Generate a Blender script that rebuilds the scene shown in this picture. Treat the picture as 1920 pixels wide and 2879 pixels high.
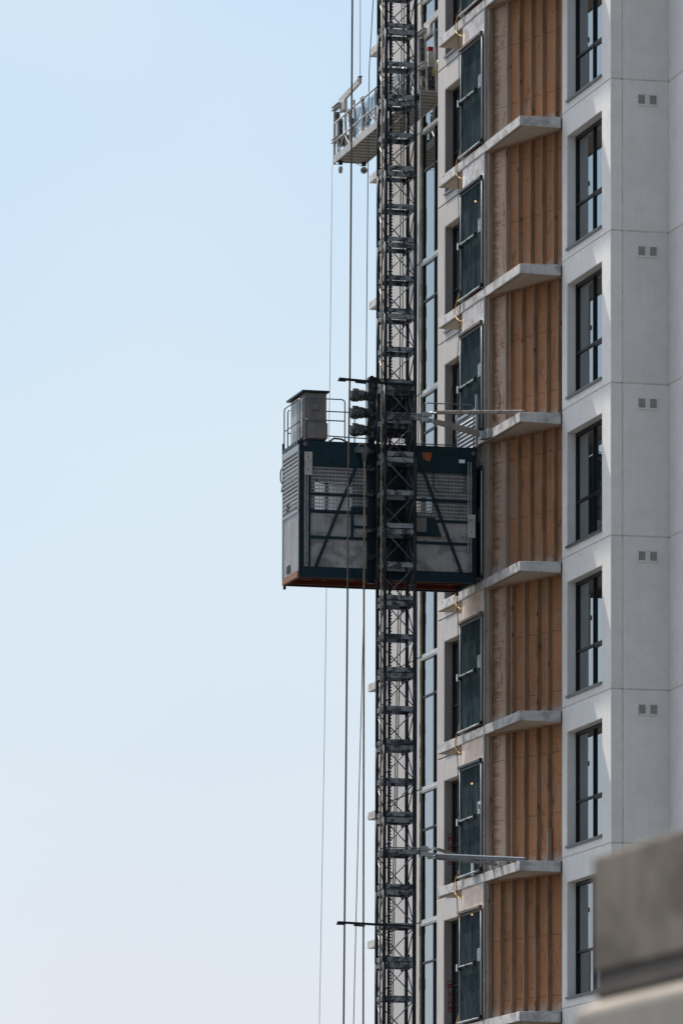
import bpy, bmesh, math, random
from mathutils import Vector, Matrix
random.seed(7)
for o in list(bpy.data.objects): bpy.data.objects.remove(o)
SC = bpy.context.scene
COL = SC.collection
SKY_UP = 1.85
CZ = 1.6                      # camera height above the ground
TH = math.radians(14.281)     # the tower's walls are turned this much
C0 = (5.2003, 113.0369)       # plan position of the window wall's outer corner

# ---------------------------------------------------------------- camera, sky, sun
cam = bpy.data.cameras.new("camera"); co = bpy.data.objects.new("camera", cam); COL.objects.link(co)
cam.sensor_fit = 'VERTICAL'; cam.sensor_height = 36.0; cam.lens = 16500 / 2879 * 36.0
cam.shift_y = (2799.78 - 1439.5) / 2879
cam.clip_start = 0.5; cam.clip_end = 3000
P_, R_ = 0.0727466, 0.00275801
R0 = Vector((1, 0, 0)); U0 = Vector((0, -math.sin(P_), math.cos(P_))); F0 = Vector((0, math.cos(P_), math.sin(P_)))
Rv = R0 * math.cos(R_) + U0 * math.sin(R_); Uv = -R0 * math.sin(R_) + U0 * math.cos(R_)
co.matrix_world = Matrix(((Rv.x, Uv.x, -F0.x, 0), (Rv.y, Uv.y, -F0.y, 0), (Rv.z, Uv.z, -F0.z, CZ), (0, 0, 0, 1)))
cam.dof.use_dof = True; cam.dof.focus_distance = 118; cam.dof.aperture_fstop = 5.0
SC.camera = co

SUN_EL = math.radians(54.8); SUN_AZ = math.radians(-26.4)     # azimuth clockwise from +Y: far and to the left
w = bpy.data.worlds.new("World"); SC.world = w; w.use_nodes = True
nt = w.node_tree; bg = nt.nodes['Background']
sky = nt.nodes.new('ShaderNodeTexSky'); sky.sky_type = 'NISHITA'; sky.sun_disc = False
sky.sun_elevation = SUN_EL; sky.sun_rotation = SUN_AZ % (2 * math.pi)
sky.air_density = 1.0; sky.dust_density = 2.2; sky.ozone_density = 2.0; sky.altitude = 100
# pale hazy band low over the horizon, Nishita above it
def wn(t, **k):
    n = nt.nodes.new(t)
    for a_, v_ in k.items(): setattr(n, a_, v_)
    return n
wtc = wn('ShaderNodeTexCoord'); wsep = wn('ShaderNodeSeparateXYZ'); nt.links.new(wtc.outputs['Generated'], wsep.inputs[0])
wcr = wn('ShaderNodeValToRGB'); nt.links.new(wsep.outputs[2], wcr.inputs[0]); cr = wcr.color_ramp; K = SKY_K = 4.15
stops = [(0.0, (.40, .40, .41)), (.07, (.378, .396, .428)), (.115, (.350, .400, .445)), (.165, (.335, .400, .455)), (.215, (.272, .367, .470)), (.26, (.268, .362, .47))]
cr.elements[0].position = 0; cr.elements[1].position = stops[-1][0]
for i, (p_, c_) in enumerate(stops):
    e = cr.elements[0] if i == 0 else (cr.elements[-1] if i == len(stops) - 1 else cr.elements.new(p_)); e.position = p_; e.color = (*c_, 1)
wno = wn('ShaderNodeTexNoise'); wno.inputs['Scale'].default_value = 7; wno.inputs['Detail'].default_value = 2; nt.links.new(wtc.outputs['Generated'], wno.inputs['Vector'])
wmr = wn('ShaderNodeMapRange'); nt.links.new(wno.outputs['Fac'], wmr.inputs[0]); wmr.inputs[1].default_value = .38; wmr.inputs[2].default_value = .62; wmr.inputs[3].default_value = 0; wmr.inputs[4].default_value = .55
wm1 = wn('ShaderNodeMix', data_type='RGBA'); nt.links.new(wmr.outputs[0], wm1.inputs[0]); nt.links.new(wcr.outputs[0], wm1.inputs[6]); wm1.inputs[7].default_value = (.375, .425, .46, 1)
wsc = wn('ShaderNodeVectorMath', operation='SCALE'); nt.links.new(wm1.outputs[2], wsc.inputs[0]); wsc.inputs['Scale'].default_value = 1 / 0.12
wgr = wn('ShaderNodeHueSaturation'); nt.links.new(sky.outputs[0], wgr.inputs['Color']); wgr.inputs['Saturation'].default_value = .55; wgr.inputs['Value'].default_value = SKY_UP
wel = wn('ShaderNodeMapRange'); nt.links.new(wsep.outputs[2], wel.inputs[0]); wel.inputs[1].default_value = .27; wel.inputs[2].default_value = .62
wmx = wn('ShaderNodeMix', data_type='RGBA'); nt.links.new(wel.outputs[0], wmx.inputs[0]); nt.links.new(wsc.outputs[0], wmx.inputs[6]); nt.links.new(wgr.outputs[0], wmx.inputs[7])
# the sky is brighter towards the sun (far left) than behind the camera
wdd = wn('ShaderNodeVectorMath', operation='DOT_PRODUCT'); nt.links.new(wtc.outputs['Generated'], wdd.inputs[0]); wdd.inputs[1].default_value = (-.18, .20, 0)
wad = wn('ShaderNodeMath', operation='ADD'); nt.links.new(wdd.outputs['Value'], wad.inputs[0]); wad.inputs[1].default_value = .80
wfs = wn('ShaderNodeVectorMath', operation='SCALE'); nt.links.new(wmx.outputs[2], wfs.inputs[0]); nt.links.new(wad.outputs[0], wfs.inputs['Scale'])
nt.links.new(wfs.outputs[0], bg.inputs[0]); bg.inputs[1].default_value = 0.12
sl = bpy.data.lights.new("sun", 'SUN'); sl.energy = 4.5; sl.angle = math.radians(0.53); sl.color = (1, .93, .84)
so = bpy.data.objects.new("sun", sl); COL.objects.link(so)
sdir = Vector((math.sin(SUN_AZ) * math.cos(SUN_EL), math.cos(SUN_AZ) * math.cos(SUN_EL), math.sin(SUN_EL)))
so.rotation_euler = sdir.to_track_quat('Z', 'Y').to_euler(); so.location = (-60, 60, 90)
SC.view_settings.view_transform = 'Standard'; SC.view_settings.look = 'None'
SC.view_settings.exposure = 1.0; SC.view_settings.gamma = 1
SC.render.engine = 'CYCLES'; SC.cycles.use_denoising = True; SC.cycles.max_bounces = 8; SC.cycles.transparent_max_bounces = 12

# ---------------------------------------------------------------- materials
def nd(t, typ, **k):
    n = t.nodes.new(typ)
    for a, v in k.items(): setattr(n, a, v)
    return n
def mth(t, op, a, b=None, clamp=False):
    n = nd(t, 'ShaderNodeMath', operation=op); n.use_clamp = clamp
    for i, v in enumerate((a, b)):
        if v is None: continue
        if isinstance(v, (int, float)): n.inputs[i].default_value = v
        else: t.links.new(v, n.inputs[i])
    return n.outputs[0]
def mixc(t, f, a, b, mode='MIX'):
    n = nd(t, 'ShaderNodeMix', data_type='RGBA', blend_type=mode)
    for i, v in ((0, f), (6, a), (7, b)):
        if isinstance(v, (int, float)): n.inputs[i].default_value = v
        elif isinstance(v, tuple): n.inputs[i].default_value = (*v[:3], 1)
        else: t.links.new(v, n.inputs[i])
    return n.outputs[2]
def ramp(t, v, a, b):
    n = nd(t, 'ShaderNodeMapRange'); t.links.new(v, n.inputs[0]); n.inputs[1].default_value = a; n.inputs[2].default_value = b
    return n.outputs[0]
def coords(t, scale=(1, 1, 1), rnd=True):
    tc = nd(t, 'ShaderNodeTexCoord'); out = tc.outputs['Object']
    if rnd:
        oi = nd(t, 'ShaderNodeObjectInfo'); m = nd(t, 'ShaderNodeVectorMath', operation='MULTIPLY_ADD')
        cb = nd(t, 'ShaderNodeCombineXYZ')
        for i in range(3): t.links.new(oi.outputs['Random'], cb.inputs[i])
        t.links.new(cb.outputs[0], m.inputs[0]); m.inputs[1].default_value = (37, 17, 53); t.links.new(out, m.inputs[2]); out = m.outputs[0]
    mp = nd(t, 'ShaderNodeMapping'); mp.inputs['Scale'].default_value = scale; t.links.new(out, mp.inputs[0])
    return mp.outputs[0]
def noise(t, vec, sc=5, det=4, rough=.6, dist=0):
    n = nd(t, 'ShaderNodeTexNoise'); t.links.new(vec, n.inputs['Vector'])
    n.inputs['Scale'].default_value = sc; n.inputs['Detail'].default_value = det; n.inputs['Roughness'].default_value = rough; n.inputs['Distortion'].default_value = dist
    return n.outputs['Fac']
def newmat(name):
    m = bpy.data.materials.new(name); m.use_nodes = True
    p = m.node_tree.nodes['Principled BSDF']; p.inputs['Specular IOR Level'].default_value = .18
    return m, m.node_tree, p
def bump(t, p, h, s=.2, d=.01):
    b = nd(t, 'ShaderNodeBump'); b.inputs['Strength'].default_value = s; b.inputs['Distance'].default_value = d
    t.links.new(h, b.inputs['Height']); t.links.new(b.outputs[0], p.inputs['Normal'])
def sc3(c, k): return tuple(x * k for x in c)
def plain(name, col, rough=.6, metal=0., var=.15, sc=6, spots=None, spot_amt=.5, spot_sc=9, bmp=.1, stretch=(1, 1, 1)):
    m, t, p = newmat(name); v = coords(t, stretch)
    n1 = noise(t, v, sc); c = mixc(t, ramp(t, n1, .3, .7), sc3(col, 1 - var), sc3(col, 1 + var))
    if spots:
        n2 = noise(t, coords(t), spot_sc, 5, .65, .4)
        c = mixc(t, mth(t, 'MULTIPLY', ramp(t, n2, 1 - spot_amt - .06, 1 - spot_amt + .03), .9), c, spots)
    t.links.new(c, p.inputs['Base Color']); p.inputs['Roughness'].default_value = rough; p.inputs['Metallic'].default_value = metal
    if bmp: bump(t, p, n1, bmp)
    return m
def concrete(name, col, blotch=.1, streak=.06, fine=.05, stain=None, stain_amt=.4, bmp=.25):
    m, t, p = newmat(name); v = coords(t)
    n1 = noise(t, v, .9, 5, .6); n2 = noise(t, coords(t, (9, 9, .5)), 1.3, 4, .6); n3 = noise(t, v, 38, 3, .7)
    c = mixc(t, ramp(t, n1, .3, .7), sc3(col, 1 - blotch), sc3(col, 1 + blotch))
    c = mixc(t, ramp(t, n2, .35, .7), c, sc3(col, 1 - streak * 3), 'MIX') if False else mixc(t, mth(t, 'MULTIPLY', ramp(t, n2, .4, .75), streak * 4), c, sc3(col, .62))
    c = mixc(t, mth(t, 'MULTIPLY', ramp(t, n3, .45, .8), fine * 4), c, sc3(col, .6))
    if stain:
        n4 = noise(t, coords(t, (1, 1, 1.5)), 2.6, 5, .62, .3)
        c = mixc(t, mth(t, 'MULTIPLY', ramp(t, n4, .47, .60), stain_amt), c, stain)
    oi = nd(t, 'ShaderNodeObjectInfo'); vs = nd(t, 'ShaderNodeVectorMath', operation='SCALE'); t.links.new(c, vs.inputs[0]); t.links.new(mth(t, 'ADD', mth(t, 'MULTIPLY', oi.outputs['Random'], .09), .955), vs.inputs['Scale']); c = vs.outputs[0]
    t.links.new(c, p.inputs['Base Color']); p.inputs['Roughness'].default_value = .85
    bump(t, p, n3, bmp, .004)
    return m
M = {}
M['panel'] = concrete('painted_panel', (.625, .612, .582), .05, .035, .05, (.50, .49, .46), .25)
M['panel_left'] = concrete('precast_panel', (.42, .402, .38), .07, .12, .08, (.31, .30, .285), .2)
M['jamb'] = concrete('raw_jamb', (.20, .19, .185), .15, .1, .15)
M['soffit'] = concrete('formed_soffit', (.42, .36, .295), .12, .02, .1)
M['slab'] = concrete('slab_concrete', (.50, .49, .475), .12, .12, .12, (.17, .17, .175), .6)
M['sealant'] = plain('sealant', (.46, .445, .41), .8, var=.2)
M['sealant_dark'] = plain('dark_sealant', (.12, .12, .11), .8, var=.2)
M['core'] = plain('core', (.18, .18, .18), .9)
M['black_frame'] = plain('black_aluminium', (.006, .008, .010), .45, var=.2, bmp=0)
M['flashing'] = plain('sill_flashing', (.12, .125, .13), .45, .3)
M['alu'] = plain('bare_aluminium', (.42, .42, .41), .4, .6, var=.15)
M['slat'] = plain('dull_slat', (.27, .27, .27), .5, .2, var=.15)
M['vent'] = plain('vent_plastic', (.56, .56, .54), .6, var=.05)
M['galv'] = plain('galvanised_steel', (.26, .285, .30), .45, .55, var=.25, sc=12)
M['galv_white'] = plain('galvanised_white', (.42, .45, .46), .5, .1, var=.1, sc=12)
M['mast'] = plain('mast_steel', (.012, .018, .025), .45, .0, var=.4, sc=9, spots=(.06, .06, .06), spot_amt=.36, spot_sc=11)
M['collar'] = plain('greasy_collar', (.18, .20, .215), .5, .0, var=.3, sc=14, spots=(.010, .013, .016), spot_amt=.47, spot_sc=4.2)
M['rack'] = plain('rack_steel', (.022, .013, .012), .5, .3, var=.3)
M['blue'] = plain('blue_paint', (.002, .018, .028), .5, 0, var=.35, sc=4, spots=(.045, .045, .04), spot_amt=.33, spot_sc=16)
M['blue_dark'] = plain('black_blue_steel', (.007, .011, .017), .5, .1, var=.3)
M['sheet'] = concrete('worn_sheet_metal', (.30, .30, .295), .18, .14, .14, (.09, .085, .08), .6)
M['cab'] = concrete('dirty_cabinet', (.17, .16, .148), .15, .2, .1, (.1, .1, .1), .4)
M['cab_light'] = plain('cabinet_side', (.27, .28, .28), .45, .2, var=.2, sc=3)
M['redwood'] = plain('rusty_floor', (.11, .026, .015), .8, 0, var=.35, sc=5)
M['redwood_light'] = plain('floor_joist', (.20, .10, .06), .8, 0, var=.3, sc=8)
M['black'] = plain('black_rubber', (.012, .013, .014), .6, 0, var=.3, bmp=0)
M['greasy'] = plain('greasy_black', (.016, .017, .018), .5, .2, var=.5, spots=(.12, .14, .14), spot_amt=.42, spot_sc=14)
M['motor'] = plain('oily_motor', (.05, .06, .062), .45, .3, var=.5, spots=(.20, .23, .22), spot_amt=.42, spot_sc=20)
M['tan_cable'] = plain('tan_cable', (.20, .165, .12), .6, 0, var=.4, sc=9, spots=(.06, .03, .02), spot_amt=.4, spot_sc=14)
M['brown_cable'] = plain('brown_cable', (.10, .085, .07), .6, 0, var=.3, sc=9)
M['wire'] = plain('steel_wire', (.07, .08, .09), .5, .4, var=.2, bmp=0)
M['teal_rope'] = plain('teal_rope', (.03, .10, .14), .7, 0, var=.2, bmp=0)
M['yellow'] = plain('yellow_hose', (.55, .34, .05), .5, 0, var=.1, bmp=0)
M['orange_paint'] = plain('orange_tag', (.27, .085, .025), .6, 0, var=.3, spots=(.02, .02, .02), spot_amt=.4, spot_sc=20)
M['stage'] = plain('stage_aluminium', (.35, .34, .32), .5, .25, var=.18, sc=6, spots=(.2, .19, .17), spot_amt=.38)
M['deck'] = plain('stage_deck', (.30, .28, .25), .6, .1, var=.15, sc=3)
M['lit_top'] = plain('lit_strut_top', (.64, .57, .49), .6, .1, var=.35, sc=10, spots=(.2, .1, .06), spot_amt=.42, spot_sc=18)  # pale colour stands for sunlight on the strut's top, with brown spots
M['white'] = plain('white_metal', (.72, .73, .73), .5, 0, var=.08)
M['old_strut'] = plain('rusty_strut', (.20, .16, .135), .6, .1, var=.4, sc=12)
M['tie_grey'] = plain('tie_steel', (.27, .26, .245), .5, .2, var=.2)
M['tie_dark'] = plain('tie_dark_steel', (.15, .155, .16), .5, .2, var=.25)
M['notice'] = plain('faded_notice', (.24, .28, .30), .8, 0, var=.15, bmp=0)
M['foam'] = plain('yellow_foam', (.27, .26, .165), .9, 0, var=.35, sc=14)
M['hivis_orange'] = plain('hivis_orange', (.50, .09, .03), .8, 0, var=.1)
M['hivis_yellow'] = plain('hivis_yellow', (.34, .36, .06), .8, 0, var=.1)
M['jeans'] = plain('work_trousers', (.05, .055, .08), .9, 0, var=.2)
M['skin'] = plain('skin', (.45, .26, .19), .6, 0, var=.06)
M['helmet'] = plain('helmet', (.5, .48, .42), .3, 0, var=.04)
M['helmet_red'] = plain('helmet_red', (.22, .02, .02), .3, 0, var=.05)
M['red'] = plain('red_plastic', (.28, .012, .015), .45, 0, var=.1)
M['redpen'] = plain('red_marker', (.16, .008, .018), .8, 0, var=.3)
M['ground'] = concrete('ground_gravel', (.075, .073, .068), .15, 0, .2)
M['fore_base'] = concrete('base_concrete', (.19, .178, .155), .2, .1, .1)
M['coping_shade'] = plain('painted_coping_shade', (.055, .048, .042), .9, var=.2)  # near-black colour standing for the deep shadow under the coping
M['fore_pale'] = concrete('pale_weathered_ledge', (.185, .162, .135), .25, .1, .1)
M['fore'] = concrete('old_concrete', (.122, .105, .085), .4, .2, .12, (.055, .045, .036), .85)

def lumber(name, col, dark):
    m, t, p = newmat(name)
    n = noise(t, coords(t, (26, 26, 1.1)), 1.6, 4, .6, .3); c = mixc(t, ramp(t, n, .3, .72), col, sc3(col, .66))
    n2 = noise(t, coords(t, (1, 1, .5)), 2.3, 3, .5); c = mixc(t, mth(t, 'MULTIPLY', ramp(t, n2, .48, .66), .55), c, sc3(dark, 1.0))
    vo = nd(t, 'ShaderNodeTexVoronoi'); t.links.new(coords(t, (5, 5, 2.4)), vo.inputs['Vector']); vo.inputs['Scale'].default_value = 1
    k = ramp(t, vo.outputs['Distance'], .17, .06); c = mixc(t, mth(t, 'MULTIPLY', k, .75), c, (.035, .02, .014))
    t.links.new(c, p.inputs['Base Color']); p.inputs['Roughness'].default_value = .85; bump(t, p, n, .2, .003)
    return m
def ply(name, col, weather, wamt, stain, edge=False):
    m, t, p = newmat(name)
    v = coords(t, (1, 1, 1))
    nz = noise(t, coords(t, (1.2, 1.2, 2.6)), 1.6, 2, .5)
    wv = nd(t, 'ShaderNodeTexWave', wave_type='BANDS', bands_direction='Z', wave_profile='SAW'); t.links.new(coords(t, (.55, .55, 1)), wv.inputs['Vector'])
    wv.inputs['Scale'].default_value = 8; wv.inputs['Distortion'].default_value = 14; wv.inputs['Detail'].default_value = 2.5; wv.inputs['Detail Scale'].default_value = 1.1; wv.inputs['Detail Roughness'].default_value = .55
    c = mixc(t, mth(t, 'MULTIPLY', ramp(t, wv.outputs['Fac'], .55, .97), .6), col, sc3(col, .40))
    n2 = noise(t, v, 1.4, 4, .6); c = mixc(t, mth(t, 'MULTIPLY', ramp(t, n2, .35, .7), .45), c, sc3(col, 1.25))
    n3 = noise(t, v, .9, 5, .6, .5); c = mixc(t, mth(t, 'MULTIPLY', ramp(t, n3, .62 - wamt * .4, .8 - wamt * .35), .85), c, weather)
    n5 = noise(t, coords(t, (2.6, 2.6, .8)), 1.5, 6, .72, 1.2); c = mixc(t, mth(t, 'MULTIPLY', ramp(t, n5, .56, .7), stain), c, (.10, .045, .02))
    # cement splashes along the foot of each storey
    tc = nd(t, 'ShaderNodeTexCoord'); sx = nd(t, 'ShaderNodeSeparateXYZ'); t.links.new(tc.outputs['Object'], sx.inputs[0])
    if edge:      # rain stains run in along the outer edge of the sheet
        n6 = noise(t, coords(t, (1, 1, 6)), 1.6, 5, .7, .8); ed = ramp(t, mth(t, 'ADD', sx.outputs[0], mth(t, 'MULTIPLY', n6, -.22)), -.76, -.83)
        c = mixc(t, mth(t, 'MULTIPLY', ed, .8), c, (.12, .06, .03))
    fz = mth(t, 'FRACT', mth(t, 'DIVIDE', mth(t, 'ADD', sx.outputs[2], 300 - J(0) - CZ + .07), 3.0))
    n4 = noise(t, v, 7, 4, .7); foot = ramp(t, mth(t, 'ADD', fz, mth(t, 'MULTIPLY', n4, .09)), .13, .055)
    c = mixc(t, mth(t, 'MULTIPLY', foot, .75), c, (.42, .40, .38))
    # sheet joints
    jz = mth(t, 'ABSOLUTE', mth(t, 'SUBTRACT', mth(t, 'FRACT', mth(t, 'DIVIDE', mth(t, 'ADD', sx.outputs[2], 300.37), 1.22)), .5))
    c = mixc(t, mth(t, 'MULTIPLY', ramp(t, jz, .006, .003), .8), c, (.03, .018, .012))
    vo = nd(t, 'ShaderNodeTexVoronoi'); t.links.new(coords(t, (4.2, 4.2, 3.6)), vo.inputs['Vector']); vo.inputs['Scale'].default_value = 1
    k = ramp(t, vo.outputs['Distance'], .085, .05); c = mixc(t, mth(t, 'MULTIPLY', k, .9), c, (.03, .018, .013))
    oi = nd(t, 'ShaderNodeObjectInfo'); vs = nd(t, 'ShaderNodeVectorMath', operation='SCALE'); t.links.new(c, vs.inputs[0]); t.links.new(mth(t, 'ADD', mth(t, 'MULTIPLY', oi.outputs['Random'], .26), .86), vs.inputs['Scale']); c = vs.outputs[0]
    t.links.new(c, p.inputs['Base Color']); p.inputs['Roughness'].default_value = .85; bump(t, p, n5, .15, .003)
    return m
def J(n): return 26.2238 - 3.0 * n          # storey joint n, height above the camera
M['stud'] = lumber('stud_lumber', (.33, .205, .13), (.13, .08, .05))
M['stud_grey'] = lumber('grey_lumber', (.36, .29, .225), (.18, .14, .11))
M['ply'] = ply('plywood', (.32, .155, .078), (.28, .18, .125), .3, .8)
M['ply_grey'] = ply('weathered_plywood', (.43, .285, .20), (.40, .31, .25), .5, 1.0, True)
M['infill'] = concrete('painted_infill', (.76, .73, .69), .10, .1, .12, (.40, .25, .15), .55)
M['infill_ply'] = concrete('pale_plywood', (.66, .545, .46), .12, .04, .2, (.36, .26, .2), .4)

def glassmat(name, tint=(.012, .018, .02), spec=.65, rough=.02, wav=.012):
    m, t, p = newmat(name)
    p.inputs['Base Color'].default_value = (*tint, 1); p.inputs['Roughness'].default_value = rough
    p.inputs['IOR'].default_value = 1.75
    gl = nd(t, 'ShaderNodeBsdfGlossy'); gl.inputs['Roughness'].default_value = rough; gl.inputs['Color'].default_value = (.84, .92, .97, 1)
    fr = nd(t, 'ShaderNodeFresnel'); fr.inputs['IOR'].default_value = 2.6
    n = noise(t, coords(t, (1, 1, 1)), 1.1, 1, .4); b = nd(t, 'ShaderNodeBump'); b.inputs['Strength'].default_value = wav; b.inputs['Distance'].default_value = .05
    t.links.new(n, b.inputs['Height']); t.links.new(b.outputs[0], gl.inputs['Normal'])
    mx = nd(t, 'ShaderNodeMixShader'); t.links.new(mth(t, 'MULTIPLY', fr.outputs[0], spec * 1.5, True), mx.inputs[0])
    t.links.new(p.outputs[0], mx.inputs[1]); t.links.new(gl.outputs[0], mx.inputs[2]); t.links.new(mx.outputs[0], t.nodes['Material Output'].inputs[0])
    return m
M['glass'] = glassmat('window_glass')
M['guard_glass'] = glassmat('guard_glass', (.10, .14, .17), .5)

def holes(name, base, kind):
    """sheet metal with punched slots (a real cut-out: transparent where the slot is)"""
    m, t, p = newmat(name); tc = nd(t, 'ShaderNodeTexCoord'); s = nd(t, 'ShaderNodeSeparateXYZ'); t.links.new(tc.outputs['Object'], s.inputs[0])
    n = noise(t, coords(t), 6); t.links.new(mixc(t, ramp(t, n, .3, .7), sc3(base, .8), sc3(base, 1.2)), p.inputs['Base Color']); p.inputs['Roughness'].default_value = .5; p.inputs['Metallic'].default_value = .2
    def cell(out, per, duty, off=0):
        f = mth(t, 'FRACT', mth(t, 'DIVIDE', mth(t, 'ADD', out, 100 + off), per)); return mth(t, 'LESS_THAN', f, duty)
    if kind == 'slot': h = mth(t, 'MULTIPLY', cell(s.outputs[0], .0295, .58), cell(s.outputs[2], .073, .72))
    elif kind == 'end': h = mth(t, 'MULTIPLY', cell(s.outputs[1], .045, .62), cell(s.outputs[2], .075, .62))
    else:
        a = mth(t, 'ADD', s.outputs[2], mth(t, 'MULTIPLY', s.outputs[1], .0))
        h = mth(t, 'MULTIPLY', cell(s.outputs[1], .021, .5), cell(a, .03, .62))
    tr = nd(t, 'ShaderNodeBsdfTransparent'); mx = nd(t, 'ShaderNodeMixShader'); t.links.new(h, mx.inputs[0])
    t.links.new(p.outputs[0], mx.inputs[1]); t.links.new(tr.outputs[0], mx.inputs[2]); t.links.new(mx.outputs[0], t.nodes['Material Output'].inputs[0])
    return m
M['perf'] = holes('slotted_sheet', (.27, .27, .275), 'slot')
M['perf_end'] = holes('slotted_door_sheet', (.30, .30, .30), 'end')
def meshcloth(name, col, alpha):
    m, t, p = newmat(name); n = noise(t, coords(t, (3, 3, 1.2)), 1.2, 4, .6)
    wv = nd(t, 'ShaderNodeTexWave', wave_type='BANDS', bands_direction='Z'); t.links.new(coords(t), wv.inputs['Vector']); wv.inputs['Scale'].default_value = 6.5; wv.inputs['Distortion'].default_value = .6
    c = mixc(t, ramp(t, n, .3, .7), sc3(col, .55), sc3(col, 1.5)); c = mixc(t, mth(t, 'MULTIPLY', wv.outputs['Fac'], .3), c, sc3(col, .35))
    t.links.new(c, p.inputs['Base Color']); p.inputs['Roughness'].default_value = .8; p.inputs['Specular IOR Level'].default_value = 0
    tr = nd(t, 'ShaderNodeBsdfTransparent'); mx = nd(t, 'ShaderNodeMixShader'); mx.inputs[0].default_value = alpha
    t.links.new(tr.outputs[0], mx.inputs[1]); t.links.new(p.outputs[0], mx.inputs[2]); t.links.new(mx.outputs[0], t.nodes['Material Output'].inputs[0])
    return m
M['net'] = meshcloth('dark_gate_mesh', (.034, .050, .056), .88)
M['blue_net'] = meshcloth('blue_debris_net', (.13, .22, .28), .62)
def emit(name, col, s):
    m, t, p = newmat(name); p.inputs['Emission Color'].default_value = (*col, 1); p.inputs['Emission Strength'].default_value = s; return m
M['bulb'] = emit('lamp_bulb', (1, .62, .22), 30)
def plate(name):
    m, t, p = newmat(name); s = nd(t, 'ShaderNodeSeparateXYZ'); tc = nd(t, 'ShaderNodeTexCoord'); t.links.new(tc.outputs['Object'], s.inputs[0])
    a = mth(t, 'SINE', mth(t, 'MULTIPLY', s.outputs[1], 95)); b = mth(t, 'SINE', mth(t, 'MULTIPLY', mth(t, 'ADD', s.outputs[2], mth(t, 'MULTIPLY', s.outputs[1], .2)), 80))
    h = mth(t, 'MULTIPLY', a, b); n = noise(t, coords(t, (1, 1, .6)), 3, 5, .7)
    c = mixc(t, ramp(t, n, .3, .7), (.17, .17, .17), (.32, .31, .31)); c = mixc(t, mth(t, 'MULTIPLY', ramp(t, h, .3, .9), .6), c, (.08, .08, .08))
    t.links.new(c, p.inputs['Base Color']); p.inputs['Roughness'].default_value = .45; p.inputs['Metallic'].default_value = .3; bump(t, p, h, .5, .01)
    return m
M['checker'] = plate('checker_plate')

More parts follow.
